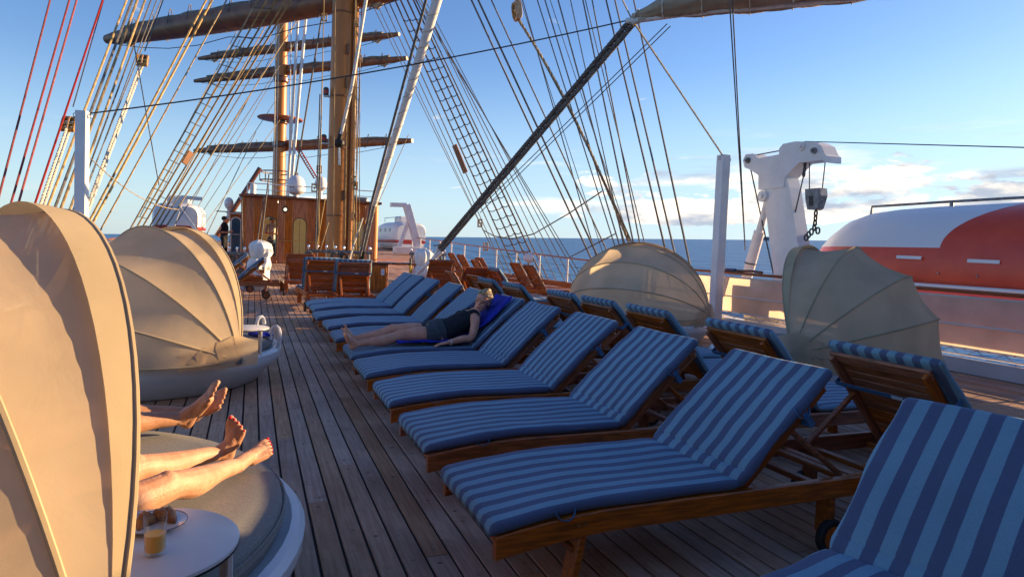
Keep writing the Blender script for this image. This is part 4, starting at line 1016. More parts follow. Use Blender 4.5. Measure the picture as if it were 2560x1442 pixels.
for zz, xx in ((4.45, -.55), (6.0, -.52)):
    lt = MB().lathe([(.02, -.14), (.09, -.12), (.09, .10), (.05, .14)], 14, (xx, -.1, zz)).build('mast_light', 'dark_steel', mast, True)
    MB().lathe([(.092, -.06), (.092, .04)], 14, (xx, -.1, zz)).build('lens', 'red_stripe', lt, True); MB().box((xx + .1, -.08, zz - .15), (.34, .16, .03)).build('shelf', 'steel', lt)

def yard(name, label, a, b, r, parent_sail='sailcloth', bulge=.16, sag=0.0):
    a, b = Vector(a), Vector(b); t_ = thing(name, label, 'yard', (a + b) / 2); c = (a + b) / 2; N = 28
    pts = [a.lerp(b, i / N) - c for i in range(N + 1)]; rad = [r * (.42 + .58 * math.sin(math.pi * min(max(i / N, .0), 1.0)) ** .6) for i in range(N + 1)]
    MB().tube(pts, rad, 14).build('spar', 'spar', t_, True)
    rnd = random.Random(len(label)); d = (b - a).normalized()
    sp_, sr = [], []
    for i in range(2, N - 1):
        if abs(i - N / 2) < 1: pass
        sp_.append(pts[i] + Vector((0, 0, rad[i] * .95 + bulge * rnd.uniform(.0, .35)))); sr.append(bulge * rnd.uniform(.40, .75))
    sp_, sr = smooth_pts(sp_, sr, 3)
    MB().tube(sp_, sr, 10).build('furled_sail', 'furled_canvas', t_, True)
    for e in (2, N - 2):
        s_ = -1 if e == 2 else 1
        MB().tube([pts[e] + Vector((0, 0, -.1)), pts[e] + Vector((0, 0, -.1)) - d * s_ * bulge * 2 + Vector((0, 0, -bulge * 1.3)), pts[e] - d * s_ * bulge * 5 + Vector((0, 0, -bulge * .8))], [bulge * .35, bulge * .6, bulge * .25], 8).build('sail_clew', 'sailcloth', t_, True)
    gk = MB()
    for i in range(3, N - 2, 2):
        p = pts[i] + Vector((0, 0, rad[i] * .4)); rr = rad[i] + bulge * 1.05
        gk.tube([p + Vector((0, math.cos(q) * rr, math.sin(q) * rr)) + d * .12 * math.sin(q) for q in [2 * math.pi * k / 12 for k in range(12)]], .018, 5, True)
    tag(gk.build('gasket', 'rope_grey', t_), kind='stuff')
    MB().tube([pts[1] + Vector((0, 0, -rad[1])), *[pts[i] + Vector((0, -.1, -rad[i] - .35 - .12 * math.sin(i * 1.3))) for i in range(4, N - 3, 3)], pts[-2] + Vector((0, 0, -rad[-2]))], .016, 5).build('foot_rope', 'wire', t_)
    return t_
yard('main_yard', 'heavy brown yard with furled sail crossing the ochre main mast', P(268, 99, Z=9.5), P(1040, -28, Z=9.5), .44, bulge=.20)
FX, FY = 1.52, 45.0
fm = thing('fore_mast', 'slimmer ochre fore mast rising behind the deckhouse roof', 'mast', (FX, FY, dz(FY)))
MB().lathe([(.42, 0), (.40, 4), (.36, 9), (.31, 17)], 24).build('mast_tube', 'mast_paint', fm, True)
hz_ = P(705, 298, Y=45).z - dz(FY)
MB().lathe([(.36, hz_ - .12), (1.35, hz_ - .05), (1.4, hz_), (1.35, hz_ + .05), (.36, hz_ + .05)], 24).build('top_platform', 'mahogany', fm)
rg = MB(); hz2 = P(705, 432, Y=45).z - dz(FY)
for q in (0, .55): rg.tube([(1.15 * math.cos(a), 1.15 * math.sin(a), hz2 - q) for a in [2 * math.pi * k / 24 for k in range(24)]], .04, 6, True)
for k in range(8): rg.tube([(1.15 * math.cos(k * .785), 1.15 * math.sin(k * .785), hz2 - .55), (1.15 * math.cos(k * .785), 1.15 * math.sin(k * .785), hz2)], .025, 5)
for k in range(4): rg.tube([(.3 * math.cos(k * 1.57), .3 * math.sin(k * 1.57), hz2 - .5), (1.15 * math.cos(k * 1.57), 1.15 * math.sin(k * 1.57), hz2 - .5)], .03, 5)
rg.build('hoop_rail', 'mahogany_dark', fm)
for zz in (6.1, 7.6, 10.2): MB().lathe([(.40, zz), (.46, zz + .1), (.46, zz + .3), (.40, zz + .4)], 20).build('band', 'mahogany_dark', fm)
zy = [P(707, q_, Y=45).z for q_ in (364, 176, 119)]
yard('fore_yard', 'lowest brown yard with furled sail on the slim fore mast', P(487, 377, Z=zy[0]), P(1031, 352, Z=zy[0]), .30, bulge=.15)
yard('fore_yard', 'middle of the brown yards with furled sail on the fore mast', P(487, 203, Z=zy[1]), P(1018, 146, Z=zy[1]), .28, bulge=.16)
yard('fore_yard', 'uppermost visible brown yard with furled sail on the fore mast', P(497, 147, Z=zy[2]), P(998, 86, Z=zy[2]), .26, bulge=.16)
lt = thing('crane_boom', 'dark red lattice boom leaning beside the fore mast', 'boom', P(790, 447, Y=40))
bpth = P(745, 372, Y=40) - lt.location
lb = MB()
for ox in (-.1, .1):
    for oy in (-.1, .1): lb.tube([(ox, oy, 0), bpth + Vector((ox, oy, 0))], .028, 5)
for k in range(14): lb.tube([bpth * (k / 14) + Vector((-.1, -.1, 0)), bpth * ((k + 1) / 14) + Vector((.1, -.1, 0))], .02, 4)
lb.build('lattice', 'red_stripe', lt)
lt = thing('port_boom', 'brown spar slanting up from the far side rail behind the blue door', 'spar', P(542, 590, Y=36))
MB().tube([(0, 0, 0), P(650, 420, Y=36) - lt.location], [.13, .11], 10).build('spar', 'mahogany_dark', lt, True)

# ================================================================== deckhouse
HY = 27.0; HZ0, HZ1 = dz(HY) - .02, 2.90
house = thing('deckhouse', 'varnished mahogany deckhouse with arched windows and a white radar dome on top', 'deckhouse', (0, HY, 0))
def panel(x0, x1, z0=HZ0, z1=HZ1, y=0.0, d=.06):
    return MB().cbox(((x0 + x1) / 2, y + d / 2, (z0 + z1) / 2), (x1 - x0 - .012, d, z1 - z0), .008).build('panel', 'mahogany', house)
for a, b_ in ((-.24, .06), (.06, .345), (.905, 1.165), (1.165, 1.445), (2.0, 2.42), (2.42, 2.84), (2.84, 3.25), (3.25, 3.665), (4.225, 4.62)): panel(a, b_)
def arched(x0, x1, zs, zt):
    """panel with an arched opening, its frame and its pane"""
    w_ = x1 - x0; m_ = .035; a, b_ = x0 + m_, x1 - m_; r = (b_ - a) / 2; cx_ = (a + b_) / 2; zc = zt - r
    N = 16; outer = []; inner = []
    arc = [(cx_ - r * math.cos(math.pi * k / N), zc + r * math.sin(math.pi * k / N)) for k in range(N + 1)]
    inn = [(a, zs)] + arc + [(b_, zs)]
    out_ = [(x0 + .006, HZ0)] + [(x0 + .006 + (w_ - .012) * k / N, HZ1) for k in range(N + 1)] + [(x1 - .006, HZ0)]
    vs = [(x, 0, z) for x, z in inn] + [(x, 0, z) for x, z in out_] + [(x, .06, z) for x, z in inn] + [(x, .06, z) for x, z in out_]
    k = len(inn); fs = [(i, i + 1, k + i + 1, k + i) for i in range(k - 1)] + [(k - 1, 0, k, 2 * k - 1)]
    fs += [(2 * k + i, 3 * k + i, 3 * k + i + 1, 2 * k + i + 1) for i in range(k - 1)] + [(3 * k - 1, 4 * k - 1, 3 * k, 2 * k)]
    fs += [(i, 2 * k + i, 2 * k + i + 1, i + 1) for i in range(k - 1)] + [(k - 1, 3 * k - 1, 2 * k, 0)]
    pn = MB().add(vs, fs).build('panel', 'mahogany', house)
    wd = MB().tube([(x, .0, z) for x, z in inn], .016, 6, True).build('window_frame', 'mahogany_dark', house)
    pane = MB().prism([(x, z) for x, z in inn], .035, .041).build('pane', 'glass', wd)
    MB().cbox((cx_, .02, zs + (zt - zs) * .40), (b_ - a, .02, .02), .003).build('glazing_bar', 'brass', wd)
    MB().cbox((cx_, .028, zs + (zt - zs) * .5), (.014, .02, zt - zs - .01), .003).build('glazing_bar', 'mahogany_dark', wd)
    MB().cbox((cx_, -.012, (HZ0 + zs) / 2 + .02), (w_ - .06, .025, zs - HZ0 - .08), .006).build('lower_board', 'mahogany', pn)
for x0, x1 in ((.345, .905), (1.445, 2.0), (3.665, 4.225)): arched(x0, x1, .72, 2.20)
# rounded corners; the sunward one is coloured brighter to look lit
for sx_, xc in ((-1, -.24), (1, 4.62)):
    MB().loft([[(xc + sx_ * .16 * math.sin(q), .16 - .16 * math.cos(q), z) for q in [R(90) * k / 6 for k in range(7)]] + [(xc, .16, z)] for z in (HZ0, HZ1)]).build('corner', 'mahogany' if sx_ < 0 else 'mast_paint', house, True)
for a, b_ in ((.35, .5), (2.6, 5.8)):
    for xc in (-.37, 4.75): MB().box((xc, (a + b_) / 2, (HZ0 + HZ1) / 2), (.05, b_ - a, HZ1 - HZ0)).build('side_wall', 'mahogany', house)
for xc in (-.37, 4.75):
    MB().box((xc, 1.55, HZ0 + .3), (.05, 2.1, .7)).build('side_wall', 'mahogany', house); MB().box((xc, 1.55, HZ1 - .2), (.05, 2.1, .4)).build('side_wall', 'mahogany', house)
MB().box((2.19, 3.2, (HZ0 + HZ1) / 2), (5.05, .05, HZ1 - HZ0 - .06)).build('inner_wall', 'cream_wall', house)
MB().box((2.19, 2.9, HZ0 + .015), (5.0, 5.6, .03)).build('floor', 'mahogany_dark', house)
rf = MB().cbox((2.19, 2.85, HZ1 + .045), (5.36, 6.1, .09), .03).build('roof', 'mahogany_dark', house)
MB().box((.62, .6, HZ1 + .115), (1.9, .9, .05)).build('roof_edge', 'mahogany_dark', rf)
MB().box((2.19, 2.85, HZ1 - .01), (5.0, 5.6, .02)).build('ceiling', 'white_paint', rf)
MB().cbox((3.85, 1.5, HZ1 + .20), (1.25, 1.4, .24), .08).build('skylight', 'galvanised', rf)
wl = MB().lathe([(.12, -.01), (.12, .03), (.07, .05)], 18, (1.17, -.03, 2.50), 'y').build('wall_lamp', 'dark_steel', house, True)
MB().ball((1.17, -.05, 2.50), (.06, .05, .06), 14, 10).build('lamp_glass', 'lit_lamp', wl, True)
MB().tube([(.95, -.05, 1.30), (1.42, -.05, 1.30)], .018, 8).build('grab_bar', 'brass', house, True)
MB().tube([(2.05, -.05, 1.30), (3.6, -.05, 1.30)], .018, 8).build('grab_bar', 'brass', house, True)
for xv in (.9, 2.6, 4.0): MB().cbox((xv, 1.6, HZ1 - .05), (.5, .5, .05), .01).build('ceiling_lamp', 'ceiling_light', house)
rr = MB()
for x in (-.2, .55, 1.3, 2.8, 3.6, 4.6): rr.tube([(x, .3, HZ1 + .08), (x, .3, HZ1 + .55)], .022, 6)
rr.tube([(-.2, .3, HZ1 + .55), (4.6, .3, HZ1 + .55)], .02, 6); rr.tube([(-.2, .3, HZ1 + .32), (4.6, .3, HZ1 + .32)], .012, 6)
rr.build('roof_rail', 'white_paint', rf)
MB().lathe([(.11, 0), (.11, .45), (.05, .5)], 14, (.0, 1.0, HZ1 + .09)).build('roof_vent', 'white_paint', rf, True)
rdc = P(740, 480, Y=29.5); rd = thing('radar_dome', 'white satellite dome with dark lettering on the deckhouse roof', 'radome', (rdc.x, 29.5, HZ1 + .09))
MB().lathe([(r_ * 1.12, z_ * 1.1) for r_, z_ in ((.10, 0), (.10, .22), (.2, .26), (.31, .33), (.335, .40), (.335, .62), (.30, .78), (.22, .90), (.11, .965), (.01, .98))], 28).build('dome', 'white_plastic', rd, True)
tx = MB()
for k in range(4): tx.box((-.287 + .056 * k, -.257 - .036 * k, .55), (.032, .012, .085), Matrix.Rotation(-.75 + .16 * k, 3, 'Z'))
tx.build('lettering', 'plate_rim', rd)
# second, smaller dome and mast clutter forward
rd2 = thing('radar_dome', 'smaller white dome half hidden behind the main mast', 'radome', (P(802, 468, Y=34).x, 34, HZ1 - .2)); zt = P(802, 440, Y=34).z - rd2.location.z
MB().lathe([(.08, 0), (.08, zt - .75), (.28, zt - .6), (.30, zt - .35), (.22, zt - .1), (.01, zt)], 20).build('dome', 'white_plastic', rd2, True)
# forward house with blue arched door at the port side
fh = thing('side_lobby', 'small lobby with a tall blue arched door beside the deckhouse', 'deckhouse', (-.70, 29.0, dz(29)))
x0, x1 = P(574, 640, Y=29).x + .70, -.40 + .70
ztop = P(590, 536, Y=29).z - dz(29)
MB().box(((x0 + x1) / 2, .9, ztop / 2), (x1 - x0 + .04, 1.7, ztop)).build('wall', 'mahogany', fh)
dw = (x1 - x0) * .43; dcx = (x0 + x1) / 2
arc = [(dcx - dw, .12)] + [(dcx - dw * math.cos(math.pi * k / 12), ztop - .12 - dw + dw * math.sin(math.pi * k / 12)) for k in range(13)] + [(dcx + dw, .12)]
dr = MB().prism(arc, .012, .05).build('door', 'blue_glass', fh)
MB().tube([(x, .02, z) for x, z in arc], .025, 6, True).build('door_frame', 'white_paint', dr)
MB().box((dcx, -.01, 1.0), (dw * 1.7, .02, .03)).build('push_bar', 'steel', dr)
MB().box((dcx, .9, ztop + .05), (x1 - x0 + .3, 1.9, .07)).build('roof', 'white_paint', fh)
# signal horn and search light beside the lobby roof
hn = thing('searchlight', 'white searchlight and bracket above the blue door lobby', 'searchlight', P(572, 520, Y=28.4))
MB().ball((0, 0, .18), (.17, .2, .24), 14, 10).build('housing', 'white_plastic', hn, True); MB().tube([(0, 0, .05), (.0, .05, -.45)], .06, 8).build('stem', 'white_paint', hn); MB().tube([(-.45, 0, -.15), (.5, 0, -.15)], .02, 6).build('bracket', 'dark_steel', hn)

def standing(label, x, y, z0, h, shirt, trousers, rz=0.0, hold=None):
    k = h / 1.72; o = thing('person', label, 'person', (x, y, z0), rz); b = MB()
    for sg in (-1, 1):
        limb(b, [V(sg * .09, 0, .86) * k, V(sg * .10, -.02, .48) * k, V(sg * .11, .01, .09) * k], [.085 * k, .058 * k, .04 * k])
        limb(b, [V(sg * .11, .03, .04) * k, V(sg * .12, -.15, .03) * k], [.04 * k, .03 * k])
        limb(b, [V(sg * .19, 0, 1.38) * k, V(sg * .25, .02, 1.12) * k, V(sg * .12, -.20, 1.10) * k], [.052 * k, .042 * k, .028 * k])
        hand(b, V(sg * .12, -.20, 1.10) * k, V(-sg * .4, -.6, .2), V(0, 0, -1), V(0, 0, 1), k, .9)
    limb(b, [V(0, 0, .88) * k, V(0, 0, 1.05) * k, V(0, 0, 1.25) * k, V(0, 0, 1.40) * k], [.15 * k, .13 * k, .15 * k, .12 * k], flat=.62, seg=16)
    limb(b, [V(0, 0, 1.40) * k, V(0, 0, 1.54) * k], [.055 * k, .05 * k])
    q, f_, s_, u_ = head(b, V(0, 0, 1.60) * k, V(.15, -1, -.1), V(0, 0, 1), k)
    fuse(b, 'body', 'skin_shade', o, .011, 3)
    g = MB(); limb(g, [V(0, 0, .86) * k, V(0, 0, 1.05) * k, V(0, 0, 1.25) * k, V(0, 0, 1.40) * k], [.165 * k, .15 * k, .17 * k, .14 * k], flat=.66, seg=16)
    for sg in (-1, 1): limb(g, [V(sg * .18, 0, 1.38) * k, V(sg * .245, .02, 1.14) * k], [.064 * k, .055 * k])
    fuse(g, 'shirt', shirt, o, .012, 3)
    g = MB(); limb(g, [V(0, 0, .82) * k, V(0, 0, .92) * k], [.16 * k, .16 * k], flat=.7, seg=16)
    for sg in (-1, 1): limb(g, [V(sg * .09, 0, .86) * k, V(sg * .10, -.02, .48) * k, V(sg * .11, .01, .10) * k], [.098 * k, .075 * k, .062 * k])
    fuse(g, 'trousers', trousers, o, .012, 3)
    g = MB(); g.ball(q(-.02, 0, .045), (.105 * k, .105 * k, .095 * k), 14, 10); fuse(g, 'hair', 'hair_dark', o, .012, 2)
    return o
standing('person in pale shirt and jeans standing behind the arched deckhouse window', .74, 27.75, HZ0 + .03, 1.80, 'white_shirt', 'denim', .3)
standing('person in dark clothes standing beside the blue arched door', P(563, 640, Y=28.3).x - .05, 28.3, dz(28.3), 1.70, 'black_cotton', 'black_cotton', 1.2)

# ================================================================== deck gear near the mast
def coil(parent, c, r, n, m='rope_grey', seed=0):
    rnd = random.Random(seed); mb = MB(); c = Vector(c)
    for i in range(n):
        w_ = r * rnd.uniform(.7, 1.05); h_ = r * rnd.uniform(1.5, 2.3); ox = rnd.uniform(-.04, .04); oy = rnd.uniform(-.05, .05)
        mb.tube([c + Vector((ox + w_ * math.sin(q), oy, -h_ + h_ * math.cos(q))) for q in [2 * math.pi * k / 14 for k in range(14)]], .016, 5, True)
    return mb.build('rope_coil', m, parent)
def pinrail(label, x0, x1, y, ztop, pins, coils, seed):
    z0 = dz(y); t_ = thing('pin_rail', label, 'pin rail', ((x0 + x1) / 2, y, z0)); h_ = ztop - z0; w_ = x1 - x0
    MB().tube([(-w_ / 2, 0, h_), (w_ / 2, 0, h_)], .045, 10).build('bar', 'galvanised', t_, True)
    for k in range(3): MB().tube([(-w_ / 2 + .08 + (w_ - .16) * k / 2, 0, 0), (-w_ / 2 + .08 + (w_ - .16) * k / 2, 0, h_)], .04, 8).build('post', 'galvanised', t_, True)
    for k in range(pins):
        x = -w_ / 2 + .06 + (w_ - .12) * k / (pins - 1)
        MB().lathe([(.012, -.24), (.016, -.05), (.022, .04), (.03, .07), (.036, .13), (.030, .17), (.012, .19)], 10, (x, 0, h_)).build('belaying_pin', 'chrome', t_, True)
    for i, k in enumerate(coils): coil(t_, (-w_ / 2 + .06 + (w_ - .12) * k / (pins - 1), -.03, h_ - .02), .13, 11, 'rope_grey', seed + i)
    return t_
pinrail('steel pin rail with belaying pins in front of the main mast', 1.48, 3.35, 20.0, 1.06, 8, (0, 3, 4), 1)
pinrail('steel pin rail with hanging coils left of the covered bollard', -.85, .28, 20.4, .92, 6, (1, 2, 3), 5)
pinrail('pin rail with dark coils beyond the wooden locker', 5.0, 6.3, 22.2, 1.05, 6, (1, 3, 4), 9)
lk = thing('deck_locker', 'varnished wooden locker with a white notice beside the mast foot', 'locker', (2.52, 16.9, dz(16.9)))
MB().cbox((0, 0, .36), (1.35, .8, .70), .01).build('carcass', 'mahogany', lk); MB().cbox((0, 0, .735), (1.45, .9, .05), .015).build('lid', 'mahogany_dark', lk)
for xv in (-.33, .33): MB().cbox((xv, -.408, .36), (.6, .014, .56), .01).build('door_panel', 'mahogany', lk)
sg_ = MB().box((.53, -.422, .52), (.085, .004, .15)).build('notice', 'paper', lk); MB().box((.53, -.4255, .50), (.06, .002, .006)).box((.53, -.4255, .53), (.06, .002, .006)).build('notice_text', 'plate_rim', sg_)
lk2 = thing('serving_table', 'low wooden table with pale trays right of the locker', 'table', (3.62, 17.4, dz(17.4)))
MB().cbox((0, 0, .70), (.95, .8, .05), .01).build('table_top', 'mahogany', lk2)
for sx_ in (-.42, .42):
    for sy_ in (-.33, .33): MB().cbox((sx_, sy_, .34), (.06, .06, .68), .006).build('leg', 'mahogany', lk2)
for xv in (-.22, .2): MB().cbox((xv, -.1, .735), (.28, .2, .02), .008).build('tray', 'white_plastic', lk2)
def covered(label, x, y, w_, h_, seed):
    t_ = thing('covered_bollard', label, 'covered bollard', (x, y, dz(y)), .2 * seed); rnd = random.Random(seed)
    MB().lathe([(w_ * .58, 0), (w_ * .58, .03), (w_ * .46, .05), (w_ * .45, h_ * .42)], 28).build('drum', 'white_paint', t_, True)
    rings = []; K = 64; ph = [rnd.uniform(0, 6) for _ in range(4)]
    for hh, rr_, fold in ((.38, .52, .07), (.46, .50, .10), (.55, .46, .12), (.61, .40, .11), (.64, .37, .08), (.68, .42, .11), (.76, .50, .10), (.86, .51, .09), (.93, .46, .09), (.98, .34, .10), (1.01, .17, .12), (1.02, .02, 0)):
        rings.append([(w_ * rr_ * (1 + fold * math.sin(5 * a + ph[0] + hh * 9) + fold * .8 * math.sin(11 * a + ph[1] - hh * 6)) * math.cos(a) + .05 * w_ * math.sin(hh * 9 + ph[3]), w_ * rr_ * (1 + fold * math.sin(5 * a + ph[0] + hh * 9) + fold * .8 * math.sin(11 * a + ph[1] - hh * 6)) * math.sin(a), hh * h_ + .02 * math.sin(3 * a + ph[3]) * (hh < .4 or hh > .9)) for a in [2 * math.pi * k / K for k in range(K)]])
    MB().loft(rings).build('canvas_cover', 'cover_canvas', t_, 'all')
    MB().tube([(w_ * .40 * math.cos(a), w_ * .40 * math.sin(a), h_ * .64) for a in [2 * math.pi * k / 24 for k in range(24)]], .012, 5, True).build('lashing', 'rope_pale', t_)
    pl = MB().box((.0, -w_ * .46, h_ * .36), (.12, .02, .15)).build('plate', 'mahogany_dark', t_)
    return t_
covered('white canvas covered bollard at the edge of the walkway', .20, 18.0, .54, 1.13, 1)
covered('white canvas covered winch near the guard rail end', 4.22, 17.0, .50, 1.10, 2)
yp_ = thing('striped_pole', 'short black and yellow striped pole by the table', 'pole', (P(1025, 690, Y=16.4).x, 16.4, dz(16.4)))
for k in range(5): MB().lathe([(.03, k * .18), (.03, k * .18 + .178)], 10).build('band', 'yellow_tape' if k % 2 else 'dark_edge', yp_)
def far_boat(label, p, L, w_, h_, rz):
    t_ = thing('rescue_boat', label, 'lifeboat', p, rz)
    def sect(y, k, top):
        return [(w_ / 2 * k * math.copysign(abs(math.cos(a)) ** .45, math.cos(a)), y, max(0.0, .5 + .5 * math.copysign(abs(math.sin(a)) ** .5, math.sin(a))) * top if math.sin(a) > 0 else (.5 + .5 * math.sin(a) * (1 if abs(math.cos(a)) < .95 else .9)) * top) for a in [2 * math.pi * k2 / 28 for k2 in range(28)]]
    ys_ = [(-L / 2, .86, h_ * .90), (-L / 2 + .25, .95, h_ * .97), (-L / 2 + .9, 1, h_), (L * .1, 1, h_), (L * .3, .9, h_ * .95), (L * .42, .6, h_ * .85), (L * .5, .1, h_ * .7)]
    MB().loft([sect(*q) for q in ys_]).build('hull', 'white_plastic', t_, True)
    MB().loft([[(x * 1.015, y * 1.004, .22 * h_ + z * .17) for x, y, z in sect(*q)] for q in ys_]).build('stripe', 'red_stripe', t_, True)
    MB().cbox((0, -L * .22, h_ + .16), (w_ * .46, L * .22, .42), .08).build('cockpit', 'white_plastic', t_)
    for yv in (-.28, -.1, .1):
        for sg in (-1, 1): MB().box((sg * w_ * .495, yv * L, h_ * .70), (.04, .35, .2)).build('port_window', 'blue_glass', t_)
    rl2 = MB(); rl2.tube([(-w_ * .36, -L * .42, h_), (-w_ * .36, -L * .42, h_ + .28), (-w_ * .36, L * .1, h_ + .28), (-w_ * .36, L * .1, h_)], .02, 6); rl2.build('roof_rail', 'steel', t_)
    return t_
pb = P(470, 570, Y=38); far_boat('white and red boat hanging at the far side rail beyond the ropes', (pb.x - .3, 38, 1.15), 5.5, 2.2, 1.75, .0)
sb = P(1000, 622, Y=43); far_boat('white and red boat stowed forward, right of the deckhouse', (sb.x - .15, 43, .95), 5.5, 2.1, 1.75, .1)
def davit_arm(label, base, top, w_, side=1):
    t_ = thing('davit', label, 'davit', base); tp_ = Vector(top) - Vector(base)
    MB().bar((0, 0, 0), tp_, w_, w_ * .8).build('arm', 'white_paint', t_)
    MB().bar(tp_ + Vector((0, 0, -.02)), tp_ + Vector((-.9 * side, 0, -.05)), w_ * .7, w_ * .5).build('head', 'white_paint', t_)
    MB().bar((-1.1 * side, 0, 0), tp_ * .72, w_ * .42, w_ * .42).build('ram', 'white_paint', t_)
    MB().cbox((-.5 * side, 0, -.2), (1.8, .7, .4), .03).build('pedestal', 'white_paint', t_)
    return t_
davit_arm('white davit arm beside the forward boat on the sea rail side', P(1046, 618, Y=37), P(1016, 512, Y=37), .46)
davit_arm('white davit arm at the far side beyond the rope bundle', P(425, 575, Y=34), P(452, 492, Y=34), .34, -1)

# ================================================================== unseen house and wing, added to shade the near deck and table
ah = thing('aft_shade_house', 'unseen varnished house with roof and wing added aft to shade the deck', 'deckhouse', (2.6, -2.2, 0))
for k in range(12): MB().cbox((-5.2 + k * .95, 0, 1.35), (.935, .06, 2.7), .008).build('panel', 'mahogany', ah)
MB().cbox((0, .25, 2.78), (12.2, 1.9, .12), .03).build('roof', 'mahogany_dark', ah)
for k in range(5): MB().cbox((4.9, .5 + k * .92, 1.03), (.06, .905, 2.06), .008).build('shade_wing_panel', 'mahogany', ah)
# ================================================================== running and standing rigging
def sagline(a, b, sag=0.0, n=10):
    a, b = Vector(a), Vector(b)
    if not sag: return [a, b]
    return [a.lerp(b, i / n) + Vector((0, 0, -sag * 4 * (i / n) * (1 - i / n))) for i in range(n + 1)]
def rope(label, group, pts, wpx, m, name='rope', seg=6, cat='rope', ext=0.0, extb=0.0, laid=False):
    """a rope through world points; width given in photo pixels at its middle"""
    pts = [Vector(p) for p in pts]
    if ext: pts = pts + [pts[-1] + (pts[-1] - pts[-2]).normalized() * ext]
    if extb: pts = [pts[0] + (pts[0] - pts[1]).normalized() * extb] + pts
    mid = pts[len(pts) // 2] if len(pts) > 2 else (pts[0] + pts[1]) / 2
    r = wpx * .80 / 2 / FPX * depth(mid)
    c = pts[0].copy(); mb = MB()
    if laid:                                       # three strands laid up round each other
        L = sum((b_ - a).length for a, b_ in zip(pts[:-1], pts[1:])); n_ = int(min(420, L / (r * 1.5))); acc = 0; path = []
        for a, b_ in zip(pts[:-1], pts[1:]):
            k_ = max(1, int(n_ * (b_ - a).length / L)); path += [a.lerp(b_, i / k_) for i in range(k_)]
        path.append(pts[-1]); ax_ = (pts[-1] - pts[0]).normalized(); u_ = ax_.cross(Vector((0.3, 0.2, 1))).normalized(); v_ = ax_.cross(u_)
        for s_ in range(3): mb.tube([p - c + (u_ * math.cos(i * .9 + s_ * 2.094) + v_ * math.sin(i * .9 + s_ * 2.094)) * r * .5 for i, p in enumerate(path)], r * .6, 5)
    else: mb.tube([p - c for p in pts], r, seg)
    o = mb.build(name, m, None, True); o.location = c
    return tag(o, label, cat, group)
PX = -3.42
def port(label, group, b, t_, wpx, m, dy=5.0, Xb=PX, ext=6.0, **k):
    p0 = P(*b, X=Xb); p1 = P(*t_, Y=min(p0.y + dy, 23.5)); return rope(label, group, [p0, p1], wpx, m, ext=ext, extb=.6, **k)
for b, t_ in (((0, 481), (125.5, 0)), ((15, 552), (173.6, 0)), ((33.5, 552), (192, 0)), ((74, 550), (257, 0))):
    port('dark red rope rising steeply from the far side rail', 'dark red ropes', b, t_, 5.5, 'rope_red', 2.5)
TAN = [((107.5, 548), (316.8, 0), 6, 'rope_tan'), ((126.8, 548), (331, 0), 7, 'rope_grey'), ((144, 544), (343.8, 0), 7, 'rope_tan'), ((167.6, 544), (363, 0), 6, 'rope_tan'),
       ((170, 560), (378, 0), 4, 'rope_grey'), ((180, 556), (404, 0), 3, 'rope_grey'), ((190, 545), (392, 0), 3, 'rope_grey'), ((232, 537), (516, 0), 6, 'rope_tan'), ((238, 546), (531, 0), 6.5, 'rope_tan'), ((258, 563), (567, 0), 4.5, 'rope_tan')]
for b, t_, w_, m_ in TAN:
    port('tan rope slanting up from the far side rail behind the white post' if m_ == 'rope_tan' else 'thin dark rope slanting up from the far side rail behind the white post', 'ropes rising behind the white post, ' + ('tan' if m_ == 'rope_tan' else 'dark'), b, t_, w_, m_, 3.5)
def block(label, top, bot, w_, h_, sheaves=2, group=None):
    """wooden pulley block between two points of a tackle"""
    top, bot = Vector(top), Vector(bot); c = (top + bot) / 2; d = (top - bot).normalized(); q = d.to_track_quat('Z', 'Y').to_matrix()
    t_ = thing('pulley_block', label, 'pulley block', c, 0, group)
    def rot(mb): mb.v = [tuple(q @ Vector(v)) for v in mb.v]; return mb
    ck = sheaves + 1
    for k in range(ck):
        x = (k / (ck - 1) - .5) * w_
        rot(MB().loft([[(x + .085 * s_ * w_, .40 * w_ * math.sin(a) * (1 - .12 * s_ * s_), h_ * .62 * (1 - .06 * s_ * s_) * math.copysign(abs(math.cos(a)) ** .7, math.cos(a))) for a in [2 * math.pi * j / 16 for j in range(16)]] for s_ in (-1, -.6, .6, 1)])).build('cheek', 'block_wood', t_, True)
    for sz_ in (-1, 1): rot(MB().cbox((0, 0, sz_ * h_ * .46), (w_, .42 * w_, h_ * .2), .05 * w_)).build('spacer', 'block_wood', t_)
    for k in range(sheaves): rot(MB().lathe([(.28 * w_, -.16 * w_), (.22 * w_, 0), (.28 * w_, .16 * w_)], 16, ((k + .5) / sheaves * w_ - w_ / 2, 0, 0), 'x')).build('sheave', 'brass', t_, True)
    rot(MB().tube([(.12 * w_ * math.cos(a), 0, h_ / 2 + .10 * w_ + .16 * w_ * math.sin(a)) for a in [2 * math.pi * j / 10 for j in range(10)]], .03 * w_, 5, True)).build('shackle', 'steel', t_)
    return t_
